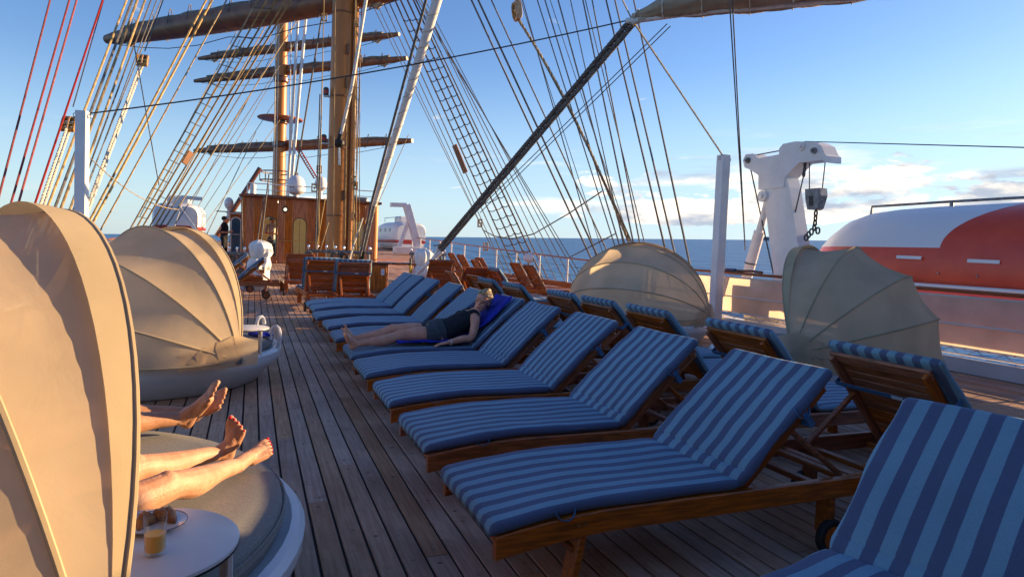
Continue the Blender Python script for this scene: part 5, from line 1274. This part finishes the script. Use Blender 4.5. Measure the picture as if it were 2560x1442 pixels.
# two tackles in front of the post: upper wire, block, thick white falls
p0 = P(182.7, 267, X=-3.3); rope('thin wire above the double wooden pulley block', 'wires above pulley blocks', [p0, P(257, 8, Y=p0.y + 2)], 3, 'wire', ext=5)
b1 = P(172, 310, X=-3.3); sc_ = depth(b1) / FPX
block('double wooden pulley block beside the dark red ropes', P(176, 296, X=-3.3), P(168, 325, X=-3.3), 26 * sc_, 44 * sc_, 2, 'wooden pulley blocks of the tackles')
for dx in (-4, 5): rope('thick pale rope fall hanging from the block beside the red ropes', 'thick pale falls beside the red ropes', [P(92 + dx * 1.1, 550, X=-3.35), P(170 + dx, 322, X=-3.3)], 9, 'rope_pale', extb=.8, laid=True)
p0 = P(362, 128, X=-3.0); rope('thin wire above the pulley block under the heavy yard', 'wires above pulley blocks', [p0, P(408, 0, Y=p0.y + 2)], 3, 'wire', ext=5)
b2 = P(356, 150, X=-3.0); sc_ = depth(b2) / FPX
block('double wooden pulley block hanging below the tip of the heavy yard', P(359, 137, X=-3.0), P(353, 166, X=-3.0), 22 * sc_, 36 * sc_, 2, 'wooden pulley blocks of the tackles')
for dx in (-3.5, 3.5): rope('thick pale rope fall hanging from the block under the heavy yard', 'thick pale falls below the heavy yard', [P(216 + dx, 530, X=-3.3), P(353 + dx, 166, X=-3.0)], 8.5, 'rope_pale', extb=.8, laid=True)
rope('dark line crossing the tan ropes below the heavy yard tip', 'crossing dark lines', [P(397.6, 464, Y=17), P(335, 112, Y=17)], 3, 'rope_grey')
rope('slack pale rope sagging from behind the post to the far boat', 'slack lines', sagline(P(221, 391, Y=16), P(447, 524, Y=20), .25), 3, 'rope_tan')
# far side shrouds with ratlines
sh = [((331, 563), (645, 0)), ((343, 566), (668, 0)), ((356, 568), (690, 0)), ((372, 570), (715, 0)), ((385, 570), (728, 0))]
ends = []
for b, t_ in sh:
    p0 = P(*b, X=-3.5); p1 = P(*t_, Y=22.6); ends.append((p0, p1))
    rope('tan wire shroud of the ladder like bundle on the far side', 'far side shrouds', [p0, p1], 5.5, 'rope_tan', 'shroud', ext=7, extb=.7)
rt = thing('ratlines', 'dark rungs lashed across the far side shrouds', 'ratlines', ends[0][0])
for k in range(24):
    q = .04 + k * .042; pts = [e[0].lerp(e[1], q) - ends[0][0] for e in ends[:3]]
    MB().tube(pts, .014, 5).build('rung', 'wire', rt)
    lm = MB()
    for p in pts: lm.ball(p, .03, 6, 5)
    tag(lm.build('lashing', 'wire', rt), kind='stuff')
bt = MB().bar(P(460, 410, Y=19.5) - P(478, 380, Y=19.6), (0, 0, 0), .05, .14).build('batten', 'spar', None); bt.location = P(478, 380, Y=19.6); tag(bt, 'flat wooden batten lashed to the far side shrouds', 'batten')
for k, (b, t_, w_) in enumerate([((400, 566), (735, 20), 3), ((418, 562), (738, 60), 3), ((438, 560), (742, 100), 2.5), ((392, 560), (700, 0), 3), ((410, 570), (620, 250), 2.5), ((350, 540), (612, 40), 2.5), ((455, 555), (690, 120), 2.5), ((470, 560), (694, 180), 2), ((486, 560), (697, 240), 2), ((505, 570), (700, 300), 2), ((515, 590), (640, 330), 2.5), ((370, 545), (600, 100), 2.2)]):
    rope('thin tan stay fanning from the far side rail to the fore mast', 'thin fore mast stays', [P(*b, Y=30 if k < 4 else 36), P(*t_, Y=40)], w_, 'rope_tan' if k % 2 else 'rope_grey', ext=4 if t_[1] < 100 else 0)
# wires around the fore mast and ahead of the main mast
for k, (b, t_, w_, m_) in enumerate([((718, 497), (748, 0), 8, 'cloth_wrap'), ((728, 460), (765, 40), 9, 'cloth_wrap'), ((738, 445), (808, 20), 5, 'rope_grey'), ((690, 490), (698, 40), 3, 'rope_pale'), ((684, 490), (690, 60), 3, 'rope_pale'), ((722, 470), (728, 60), 3, 'rope_pale'), ((732, 300), (744, 100), 3, 'rope_pale')]):
    rope('pale wrapped stay running up beside the fore mast', 'wrapped stays beside the fore mast', [P(*b, Y=38), P(*t_, Y=41)], w_, m_, ext=4 if t_[1] < 80 else 0)
VERT = [((796, 620), (810, 0), 3, 21.0), ((792, 620), (806, 200), 4, 21.0), ((788, 625), (800, 240), 4, 21.2), ((833, 620), (838, 0), 2.5, 22), ((862, 600), (868, 200), 3, 22), ((884, 640), (889, 0), 3.5, 21.5), ((890, 640), (893, 140), 3, 21.6), ((880, 640), (886, 300), 2.5, 21.6), ((898, 635), (900, 100), 2.5, 21.8), ((640, 625), (659, 497), 4, 20.5), ((650, 625), (672, 440), 4, 20.6), ((790, 625), (812, 500), 3.5, 20.2), ((800, 628), (820, 560), 3.5, 20.2), ((905, 600), (1020, 340), 2, 24), ((912, 560), (965, 380), 2, 24), ((607, 625), (604, 505), 4, 20.6)]
for b, t_, w_, Yv in VERT:
    rope('tan halyard running up beside the ochre main mast', 'halyards around the main mast', [P(*b, Y=Yv - .4), P(*t_, Y=Yv)], w_, 'rope_tan' if w_ != 4 else 'rope_grey', ext=5 if t_[1] < 60 else .05)
for k, (px, py, s_) in enumerate([(811, 44, 1), (798, 424, 1), (891, 60, .9), (899, 147, .9), (884, 450, 1.1), (888, 464, 1), (885, 540, 1), (786, 470, 1.1)]):
    p = P(px, py, Y=21.2); u = depth(p) / FPX
    block('small wooden block on the halyards of the main mast', p + Vector((0, 0, 9 * u * s_)), p - Vector((0, 0, 9 * u * s_)), 11 * u * s_, 17 * u * s_, 1, 'small halyard blocks')
# thick stays between the main mast and the deck
def stay_pts(*pp): return [P(px, py, Y=Yv) for px, py, Yv in pp]
st = stay_pts((909, 627, 19.6), (935, 514, 19.0), (985, 350, 18.2), (1040, 175, 17.4), (1093, 0, 16.6)); top = st[-1] + (st[-1] - st[-2]) * .8; st.append(top)
t_ = thing('wrapped_stay', 'thick stay wrapped in spiral white cloth right of the main mast', 'stay', st[0]); o0 = st[0]
MB().tube([p - o0 for p in st[:2]], .055, 10).build('bare_rod', 'galvanised', t_, True)
MB().tube([p - o0 for p in st[1:]], [.075, .095, .115, .125, .125], 14).build('wrap', 'cloth_wrap', t_, True)
sp = MB(); d = (st[-1] - st[1]); u = d.cross(Vector((0, 0, 1))).normalized(); v = d.normalized().cross(u); N = 260; hp_ = []
for i in range(N + 1):
    q = i / N; a = i * .42; seg_ = q * 4; k = min(int(seg_), 3); f_ = seg_ - k
    c_ = st[1 + k].lerp(st[2 + k], f_); r_ = (.075, .095, .115, .125, .125)[k] * (1 - f_) + (.075, .095, .115, .125, .125)[k + 1] * f_
    hp_.append(c_ - o0 + (u * math.cos(a) + v * math.sin(a)) * (r_ + .002))
sp.tube(hp_, .012, 4); sp.build('lapping', 'rope_pale', t_)
MB().tube([(0, 0, 0), P(905, 645, Y=19.8) - o0, P(898, 668, Y=20.0) - o0], [.07, .085, .13], 12).build('boot', 'rubber', t_, True)
rope('dark doubled cable running just beside the white wrapped stay', None, stay_pts((900, 640, 19.4), (928, 510, 18.8), (1027, 141, 17.0), (1065, 0, 16.3)), 9, 'rope_grey', 'cable', ext=4)
rope('white wrapped stay passing in front of the mast to the black fitting', None, stay_pts((853, 335, 21.8), (880, 215, 21.3), (915, 0, 20.6)), 11, 'cloth_wrap', 'stay', 10, ext=3)
bb = thing('stay_fitting', 'round black rubber fitting hanging before the ochre mast', 'fitting', P(848, 358, Y=22.0)); MB().ball((0, 0, 0), (.17, .17, .15), 16, 12).build('ball', 'rubber', bb, True)
MB().tube([(0, 0, .1), P(854, 320, Y=21.85) - bb.location], [.09, .06], 10).build('collar', 'rubber', bb, True); MB().tube([(0, 0, -.1), (.03, 0, -.7)], .03, 6).build('link', 'steel', bb)
rope('pale strop from the locker up to the black stay boot', None, stay_pts((872, 655, 19), (885, 610, 19.3), (907, 545, 19.5)), 5, 'rope_pale', 'strop')
# the heavy laid steel stay, a pair of cables, down to two white turnbuckles
A, B = P(1579, 57, Y=10.0), P(1100, 624, Y=15.6)
t_ = thing('steel_stay', 'very thick dark twisted steel cable slanting across the sky', 'stay', B)
ax = (A - B).normalized(); sd = ax.cross(FWD).normalized(); nn = ax.cross(sd); L = (A - B).length
for off in (-.044, .044):
    for s_ in range(5):
        pts = []
        n_ = 130
        for i in range(n_ + 1):
            q = i / n_; a = q * L / .42 * 2 * math.pi + s_ * 2 * math.pi / 5
            pts.append(ax * (q * L) + sd * off + (sd * math.cos(a) + nn * math.sin(a)) * .027)
        MB().tube(pts, .021, 6).build('strand', 'rope_grey', t_, True)
    MB().tube([sd * off, ax * L + sd * off], .03, 6).build('core', 'wire', t_)
for px, py, Yv in ((1036, 690, 16.1), (1066, 703, 15.9)):
    e = P(px, py, Y=Yv) - B; MB().tube([sd * (.06 if px > 1050 else -.06), e], [.055, .045], 10).build('turnbuckle', 'white_paint', t_, True)
    MB().tube([e, Vector((e.x - .05, e.y + .1, dz(16) - B.z))], .03, 6).build('anchor', 'steel', t_)
rope('thin rope drooping under the thick twisted steel cable', None, sagline(P(1085, 615, Y=16), P(1140, 570, Y=15), .1), 4, 'rope_grey')
# sea side shrouds with ratlines
XS = 9.15
def stbd(label, group, b, t_, wpx, m, Yt=None, ext=7.0, name='rope', Xb=XS, **k):
    p0 = P(*b, X=Xb); p1 = P(*t_, Y=Yt if Yt else 22.4); return rope(label, group, [p0, p1], wpx, m, name, ext=ext, extb=.9, **k), p0, p1
ends = []
for b, t_ in (((1277, 651), (987, 0)), ((1299, 651), (1001, 0)), ((1315, 645), (1018, 0)), ((1333, 645), (1033, 0))):
    o_, p0, p1 = stbd('dark shroud of the rope ladder on the sea side', 'sea side shrouds', b, t_, 5.5, 'rope_grey', name='shroud'); ends.append((p0, p1))
rt = thing('ratlines', 'rope rungs sagging across the sea side shrouds', 'ratlines', ends[0][0])
for k in range(26):
    q = .03 + k * .036; pts = [e[0].lerp(e[1], q) - ends[0][0] for e in (ends[0], ends[1], ends[2], ends[3])]
    pp = []
    for a, b_ in zip(pts[:-1], pts[1:]): pp += [a, (a + b_) / 2 + Vector((0, 0, -.05))]
    MB().tube(pp + [pts[-1]], .016, 5).build('rung', 'wire', rt)
    lm = MB()
    for p in pts: lm.ball(p, .035, 6, 5)
    tag(lm.build('lashing', 'wire', rt), kind='stuff')
for b, t_, w_ in (((1215, 590), (925, 0), 2.5), ((1230, 620), (937, 0), 2.5), ((1245, 640), (955, 0), 3), ((1262, 650), (970, 0), 4), ((1345, 645), (1040, 0), 4), ((1366, 650), (1052, 0), 2.5), ((1385, 650), (1063, 20), 3), ((1405, 655), (1072, 20), 2.5), ((1425, 660), (1080, 60), 3), ((1440, 668), (1092, 90), 2.5)):
    stbd('thin dark backstay slanting down to the sea rail beside the rope ladder', 'backstays beside the rope ladder', b, t_, w_, 'rope_grey')
bt = MB().bar((0, 0, 0), P(1164, 432, Y=19.6) - P(1136, 363, Y=19.9), .05, .16).build('batten', 'spar', None); bt.location = P(1136, 363, Y=19.9); tag(bt, 'wooden batten lashed to the sea side shrouds', 'batten')
for b, t_, w_ in (((1475, 640), (1178, 0), 6), ((1490, 632), (1195, 0), 6), ((1513, 618), (1228, 0), 4.5), ((1490, 640), (1306, 0), 4), ((1532, 599), (1343, 0), 4), ((1546, 604), (1362, 0), 4.5), ((1560, 604), (1395, 0), 5), ((1556, 600), (1426, 0), 3.5), ((1584, 610), (1457, 0), 5), ((1600, 610), (1480, 0), 4), ((1660, 610), (1515, 0), 5), ((1685, 625), (1537, 0), 5), ((1722, 650), (1600, 75), 5), ((1612, 610), (1463, 0), 3), ((1575, 606), (1375, 0), 2.5), ((1503, 620), (1311, 30), 2.5)):
    stbd('dark grey backstay rising from the bulwark behind the far hood', 'backstays rising behind the far hood', b, t_, w_, 'rope_grey', Yt=18.0)
bk = P(1292, 30, Y=17.0); u = depth(bk) / FPX
block('pale oval pulley block hanging high between the backstays', bk + Vector((-.04, 0, 24 * u)), bk - Vector((-.04, 0, 18 * u)), 24 * u, 40 * u, 1)
rope('short chain wire above the pale oval block', 'wires above pulley blocks', [bk + Vector((0, 0, .3)), P(1280, -40, Y=17)], 5, 'steel')
for dx in (0, 7): rope('thick pale rope sagging from the oval block to the rail', 'thick ropes below the oval block', sagline(P(1572 + dx, 605, X=9.1), bk + Vector((.05 + dx * .006, 0, -.2)), -.35 if dx == 0 else -.2, 14), 9 if dx == 0 else 5, 'rope_grey' if dx else 'rope_tan', laid=dx == 0)
rope('pair of thin wires crossing behind the thick steel cable', 'thin wires behind the steel cable', [P(1190, 530, Y=18), P(1668, 60, Y=12)], 3, 'wire'); rope('pair of thin wires crossing behind the thick steel cable', 'thin wires behind the steel cable', [P(1200, 532, Y=18), P(1676, 66, Y=12)], 3, 'wire')
for dx in (0, 7): rope('taut dark rope rising from the rail between post and boat crane', 'ropes between post and crane', [P(1863, 625, X=9.2), P(1826 + dx * (1), 40, Y=8.6)], 4.5, 'rope_grey', ext=4)
rope('slack dark line hung across the sea side shrouds', 'slack lines', [P(1207, 575, X=9.2), P(1235, 590, X=9.2), P(1277, 598, X=9.2), P(1334, 585, X=9.2), P(1420, 535, X=9.2), P(1504, 479, X=9.2)], 4, 'rope_grey')
rope('slack dark line tied from the rail to the backstays', 'slack lines', [P(1419, 646, X=9.0), P(1537, 585, X=9.0)], 4, 'rope_grey')
for px, py in ((1200, 558), (1214, 617)):
    p = P(px, py, X=9.1); u = depth(p) / FPX; block('small dark block on the lines at the guard rail', p + Vector((0, 0, 8 * u)), p - Vector((0, 0, 8 * u)), 10 * u, 18 * u, 1, 'small blocks at the guard rail')

# ================================================================== furled sail on its boom, top right
tipp = P(1580, 50, Y=10.0); e1 = P(2330, -25, Y=7.0); e2 = e1 + (e1 - tipp) * .6
t_ = thing('furled_staysail', 'brown canvas sail furled along a boom over the boat crane', 'sail', tipp)
N = 44; rings = []; rnd = random.Random(4); axs = (e2 - tipp).normalized(); lat = Vector((0, 0, 1)).cross(axs).normalized(); upv = axs.cross(lat)
keys = [(0, .05), (.03, .09), (.08, .17), (.16, .25), (.3, .33), (.6, .40), (1, .42)]
for i in range(N + 1):
    q = (i / N) ** 1.3; r_ = next(a[1] + (b_[1] - a[1]) * (q - a[0]) / (b_[0] - a[0]) for a, b_ in zip(keys[:-1], keys[1:]) if q <= b_[0] + 1e-9)
    c_ = tipp.lerp(e2, q) - tipp + upv * (r_ * .9)
    lump = [1 + .10 * math.sin(9 * a + i * .7) + .07 * math.sin(5 * a - i * .31) for a in [2 * math.pi * k / 24 for k in range(24)]]
    rings.append([c_ + lat * math.cos(2 * math.pi * k / 24) * r_ * 1.15 * lump[k] + upv * math.sin(2 * math.pi * k / 24) * r_ * lump[k] for k in range(24)])
MB().loft(rings).build('canvas', 'sailcloth', t_, 'all')
MB().tube([Vector((0, 0, -.02)) - axs * .1, axs * .8 + upv * .02, axs * 5], [.055, .06, .07], 12).build('boom', 'cloth_wrap', t_, True)
kn = MB(); rr_ = random.Random(2)
for k in range(9):
    c_ = axs * rr_.uniform(-.06, .30) + upv * rr_.uniform(-.02, .07); rad = rr_.uniform(.06, .10); tl = Vector((rr_.uniform(-1, 1), rr_.uniform(-1, 1), rr_.uniform(-1, 1))).normalized()
    a1 = tl.cross(axs).normalized(); a2 = tl.cross(a1)
    kn.tube([c_ + a1 * math.cos(q) * rad + a2 * math.sin(q) * rad for q in [2 * math.pi * j / 12 for j in range(12)]], .014, 5, True)
kn.build('lashing', 'rope_pale', t_)
for q in (.08, .17, .27, .38, .5):
    i = int(N * q ** (1 / 1.3)); rg_ = rings[i]; MB().tube([p + (p - sum(rg_, Vector()) / 24).normalized() * .008 for p in rg_], .012, 5, True).build('gasket', 'rope_pale', t_)
rope('long taut wire from the far side post to the furled sail', None, sagline(P(224, 284, Y=12.4), tipp - axs * .05, .12, 14), 4.5, 'wire', 'wire')
rope('pale taut rope from the furled sail down to the white post', None, [P(1809, 392, X=8.40), tipp], 6, 'rope_pale')
rope('rope lifting the end of the furled sail boom', None, [tipp, P(1556, 0, Y=9.9)], 5, 'rope_pale', ext=3)

# ================================================================== enclosed lifeboat
boat = thing('lifeboat', 'large enclosed orange and white lifeboat hanging outside the bulwark', 'lifeboat', (0, 0, 0))
rings = []; BX = 10.75
for y, w_, top_, bot in ((9.95, .18, 1.62, 1.20), (9.80, .45, 1.78, 1.05), (9.45, .80, 1.98, .95), (9.0, 1.05, 2.20, .88), (8.65, 1.17, 2.29, .86), (8.2, 1.25, 2.33, .84), (7.5, 1.30, 2.35, .82), (6.5, 1.32, 2.36, .82), (5.0, 1.33, 2.37, .82), (3.2, 1.33, 2.37, .82), (2.0, 1.25, 2.3, .84), (1.2, .9, 2.0, .9), (.8, .4, 1.6, 1.0)):
    ring = []; mid = 1.12 if y < 9.7 else (top_ + bot) / 2
    for k in range(40):
        a = 2 * math.pi * k / 40; c_, s_ = math.cos(a), math.sin(a)
        if s_ >= 0: xx = math.copysign(abs(c_) ** .72, c_); zz = mid + (top_ - mid) * s_ ** .78
        else: xx = math.copysign(abs(c_) ** .85, c_); zz = mid + (mid - bot) * -(abs(s_) ** .9)
        ring.append((BX + w_ * xx, y, zz))
    rings.append(ring)
MB().loft(rings).build('hull', 'lifeboat_paint', boat, 'all')
MB().loft([[(BX - 1.34 - .03 * math.cos(a), y, 1.075 + .035 * math.sin(a)) for a in [2 * math.pi * k / 8 for k in range(8)]] for y in (2.2, 5, 7.5)]).build('fender', 'reflector', boat, True)
rl_ = MB(); rl_.tube([(10.4, 8.78, 2.20), (10.4, 8.76, 2.39), (10.4, 7.3, 2.41), (10.4, 4.0, 2.43), (10.4, 3.9, 2.3)], .022, 8)
for yv in (7.3, 5.8): rl_.tube([(10.4, yv, 2.28), (10.4, yv, 2.41)], .03, 8)
rl_.build('hand_rail', 'galvanised', boat, True)
def side_x(z): 
    s_ = min(1.0, max(0.0, (z - 1.12) / (2.355 - 1.12))) ** (1 / .78); return BX - 1.325 * (math.cos(math.asin(s_))) ** .72
for ya, yb, zv in ((7.45, 7.03, 1.485), (6.34, 5.90, 1.462)):
    MB().bar((side_x(zv) - .012, ya, zv + .006), (side_x(zv - .004) - .016, yb, zv), .006, .05, (.15, 0, 1), .001).build('reflective_tape', 'reflector', boat)
for yv, zv in ((7.62, 1.20), (6.75, 1.27), (6.18, 1.25)): MB().ball((side_x(zv) - .004, yv, zv), .016, 8, 6).build('bolt', 'steel', boat, True)
MB().box((10.1, 5.6, 2.30), (.3, .5, .01)).build('reflective_tape', 'reflector', boat)

# ================================================================== boat crane (davit)
dv = thing('boat_crane', 'white steel boat crane with hook tackle in front of the lifeboat bow', 'davit', (9.3, 9.9, 0))
def DP(px, py, x=9.3): v = P(px, py, X=x); return (v.y - 9.9, v.z)
jib = [DP(*q) for q in ((1880, 388), (1898, 386), (1912, 398), (1964, 388), (1964, 374), (1974, 362), (2004, 356), (2012, 356), (2052, 357), (2070, 366), (2080, 388), (2086, 392), (2086, 408), (2078, 408), (2074, 402), (2022, 408), (2014, 409), (1978, 446), (1976, 470), (1912, 476), (1912, 440), (1893, 427), (1877, 420), (1873, 403))]
MB().prism(jib, -.16, .16, 'x').build('jib', 'white_paint', dv)
leg = [DP(*q) for q in ((1938, 446), (1978, 436), (1988, 470), (2014, 640), (2020, 760), (1950, 760), (1948, 680), (1930, 540), (1924, 500))]
MB().prism(leg, -.14, .14, 'x').build('column', 'white_paint', dv)
a = Vector((0, *DP(1868, 690))); b_ = Vector((0, *DP(1918, 508)))
MB().tube([a - (b_ - a) * .2, a.lerp(b_, .62)], .105, 14).build('ram_cylinder', 'white_paint', dv, True); MB().tube([a.lerp(b_, .60), b_], .07, 12).build('ram_rod', 'white_plastic', dv, True)
MB().tube([a.lerp(b_, .18) + Vector((.11 * math.cos(q), .11 * math.sin(q), .02 * math.sin(q))) for q in [2 * math.pi * k / 14 for k in range(14)]], .012, 5, True).build('hose_clip', 'rubber', dv)
for px, py, r_ in ((1887, 403, .06), (2054, 379, .055), (1924, 492, .11), (2022, 368, .08)):
    y_, z_ = DP(px, py); MB().lathe([(r_, -.20), (r_, .20)], 16, (0, y_, z_), 'x').lathe([(r_ * .45, -.24), (r_ * .45, .24)], 10, (0, y_, z_), 'x').build('pin', 'white_paint' if r_ > .07 else 'galvanised', dv, True)
MB().prism([DP(*q) for q in ((1994, 640), (2004, 640), (2006, 690), (1996, 690))], -.15, -.142, 'x').build('label_plate', 'dark_edge', dv)
w1 = MB(); w1.tube([(-.05, *DP(1898, 388)), (-.05, *DP(1964, 376))], .012, 5); w1.tube([(-.05, *DP(1880, 415)), (-.05, *DP(1940, 690))], .014, 5); w1.tube([(-.06, *DP(2030, 408)), (-.06, *DP(2030, 475))], .010, 5); w1.tube([(-.06, *DP(2070, 402)), (-.06, *DP(2062, 475))], .010, 5)
w1.tube([(-.08, *DP(2020, 430)), (-.08, *DP(1990, 560))], .012, 5); w1.build('fall_wire', 'wire', dv)
hb = MB().prism([DP(*q) for q in ((2026, 474), (2064, 471), (2066, 490), (2056, 522), (2048, 526), (2032, 525), (2027, 500))], -.13, .03, 'x').build('hook_block', 'galvanised', dv)
MB().prism([DP(*q) for q in ((2036, 492), (2046, 490), (2047, 515), (2037, 516))], -.137, -.13, 'x').build('nameplate', 'dark_edge', hb)
ch = MB()
def link(mb, c, r, h_, ang, t__=.016):
    c = Vector(c); mb.tube([c + Vector((math.sin(ang) * math.cos(q) * r, math.cos(ang) * math.cos(q) * r, math.sin(q) * h_)) for q in [2 * math.pi * k / 10 for k in range(10)]], t__, 5, True)
for i, (px, py) in enumerate(((2045, 534), (2044, 546), (2043, 558), (2041, 569), (2034, 580), (2027, 587), (2021, 594), (2050, 577))): link(ch, (-.05, *DP(px, py)), .03 + .012 * (i > 3), .055, i * 1.57)
for i, (px, py) in enumerate(((2021, 412), (2020, 424), (2018, 436), (1992, 552), (1990, 562), (1987, 572))): link(ch, (-.08, *DP(px, py)), .022, .05, i * 1.57)
tag(ch.build('chain', 'dark_steel', dv, True), kind='stuff')
MB().tube([(-.08, *DP(q, r_)) for q, r_ in ((1987, 572), (1981, 584), (1979, 598), (1986, 608))], [.05, .05, .045, .03], 8).build('release_hook', 'dark_steel', dv, True)
rope('thin black wire leading away from the boat crane head', None, [P(2012, 354, X=9.3), P(2560, 369, X=9.6)], 4, 'wire', 'wire', ext=3)
pd = MB().cbox((0, .0, .45), (.5, 1.0, .9), .02).build('pedestal', 'white_paint', dv)
hs_ = thing('hose_coil', 'green and brown hoses lying along the bulwark rail', 'hose', (8.74, 10.2, 1.10))
MB().tube([(0, -.6, .02), (.02, -.3, .03), (-.01, 0, .02), (.02, .25, .03)], .025, 6).build('hose', 'mahogany_dark', hs_); MB().tube([(-.02, .1, .03), (.0, .35, .03), (.02, .5, .03)], .03, 6).build('hose_end', 'blue_glass', hs_)
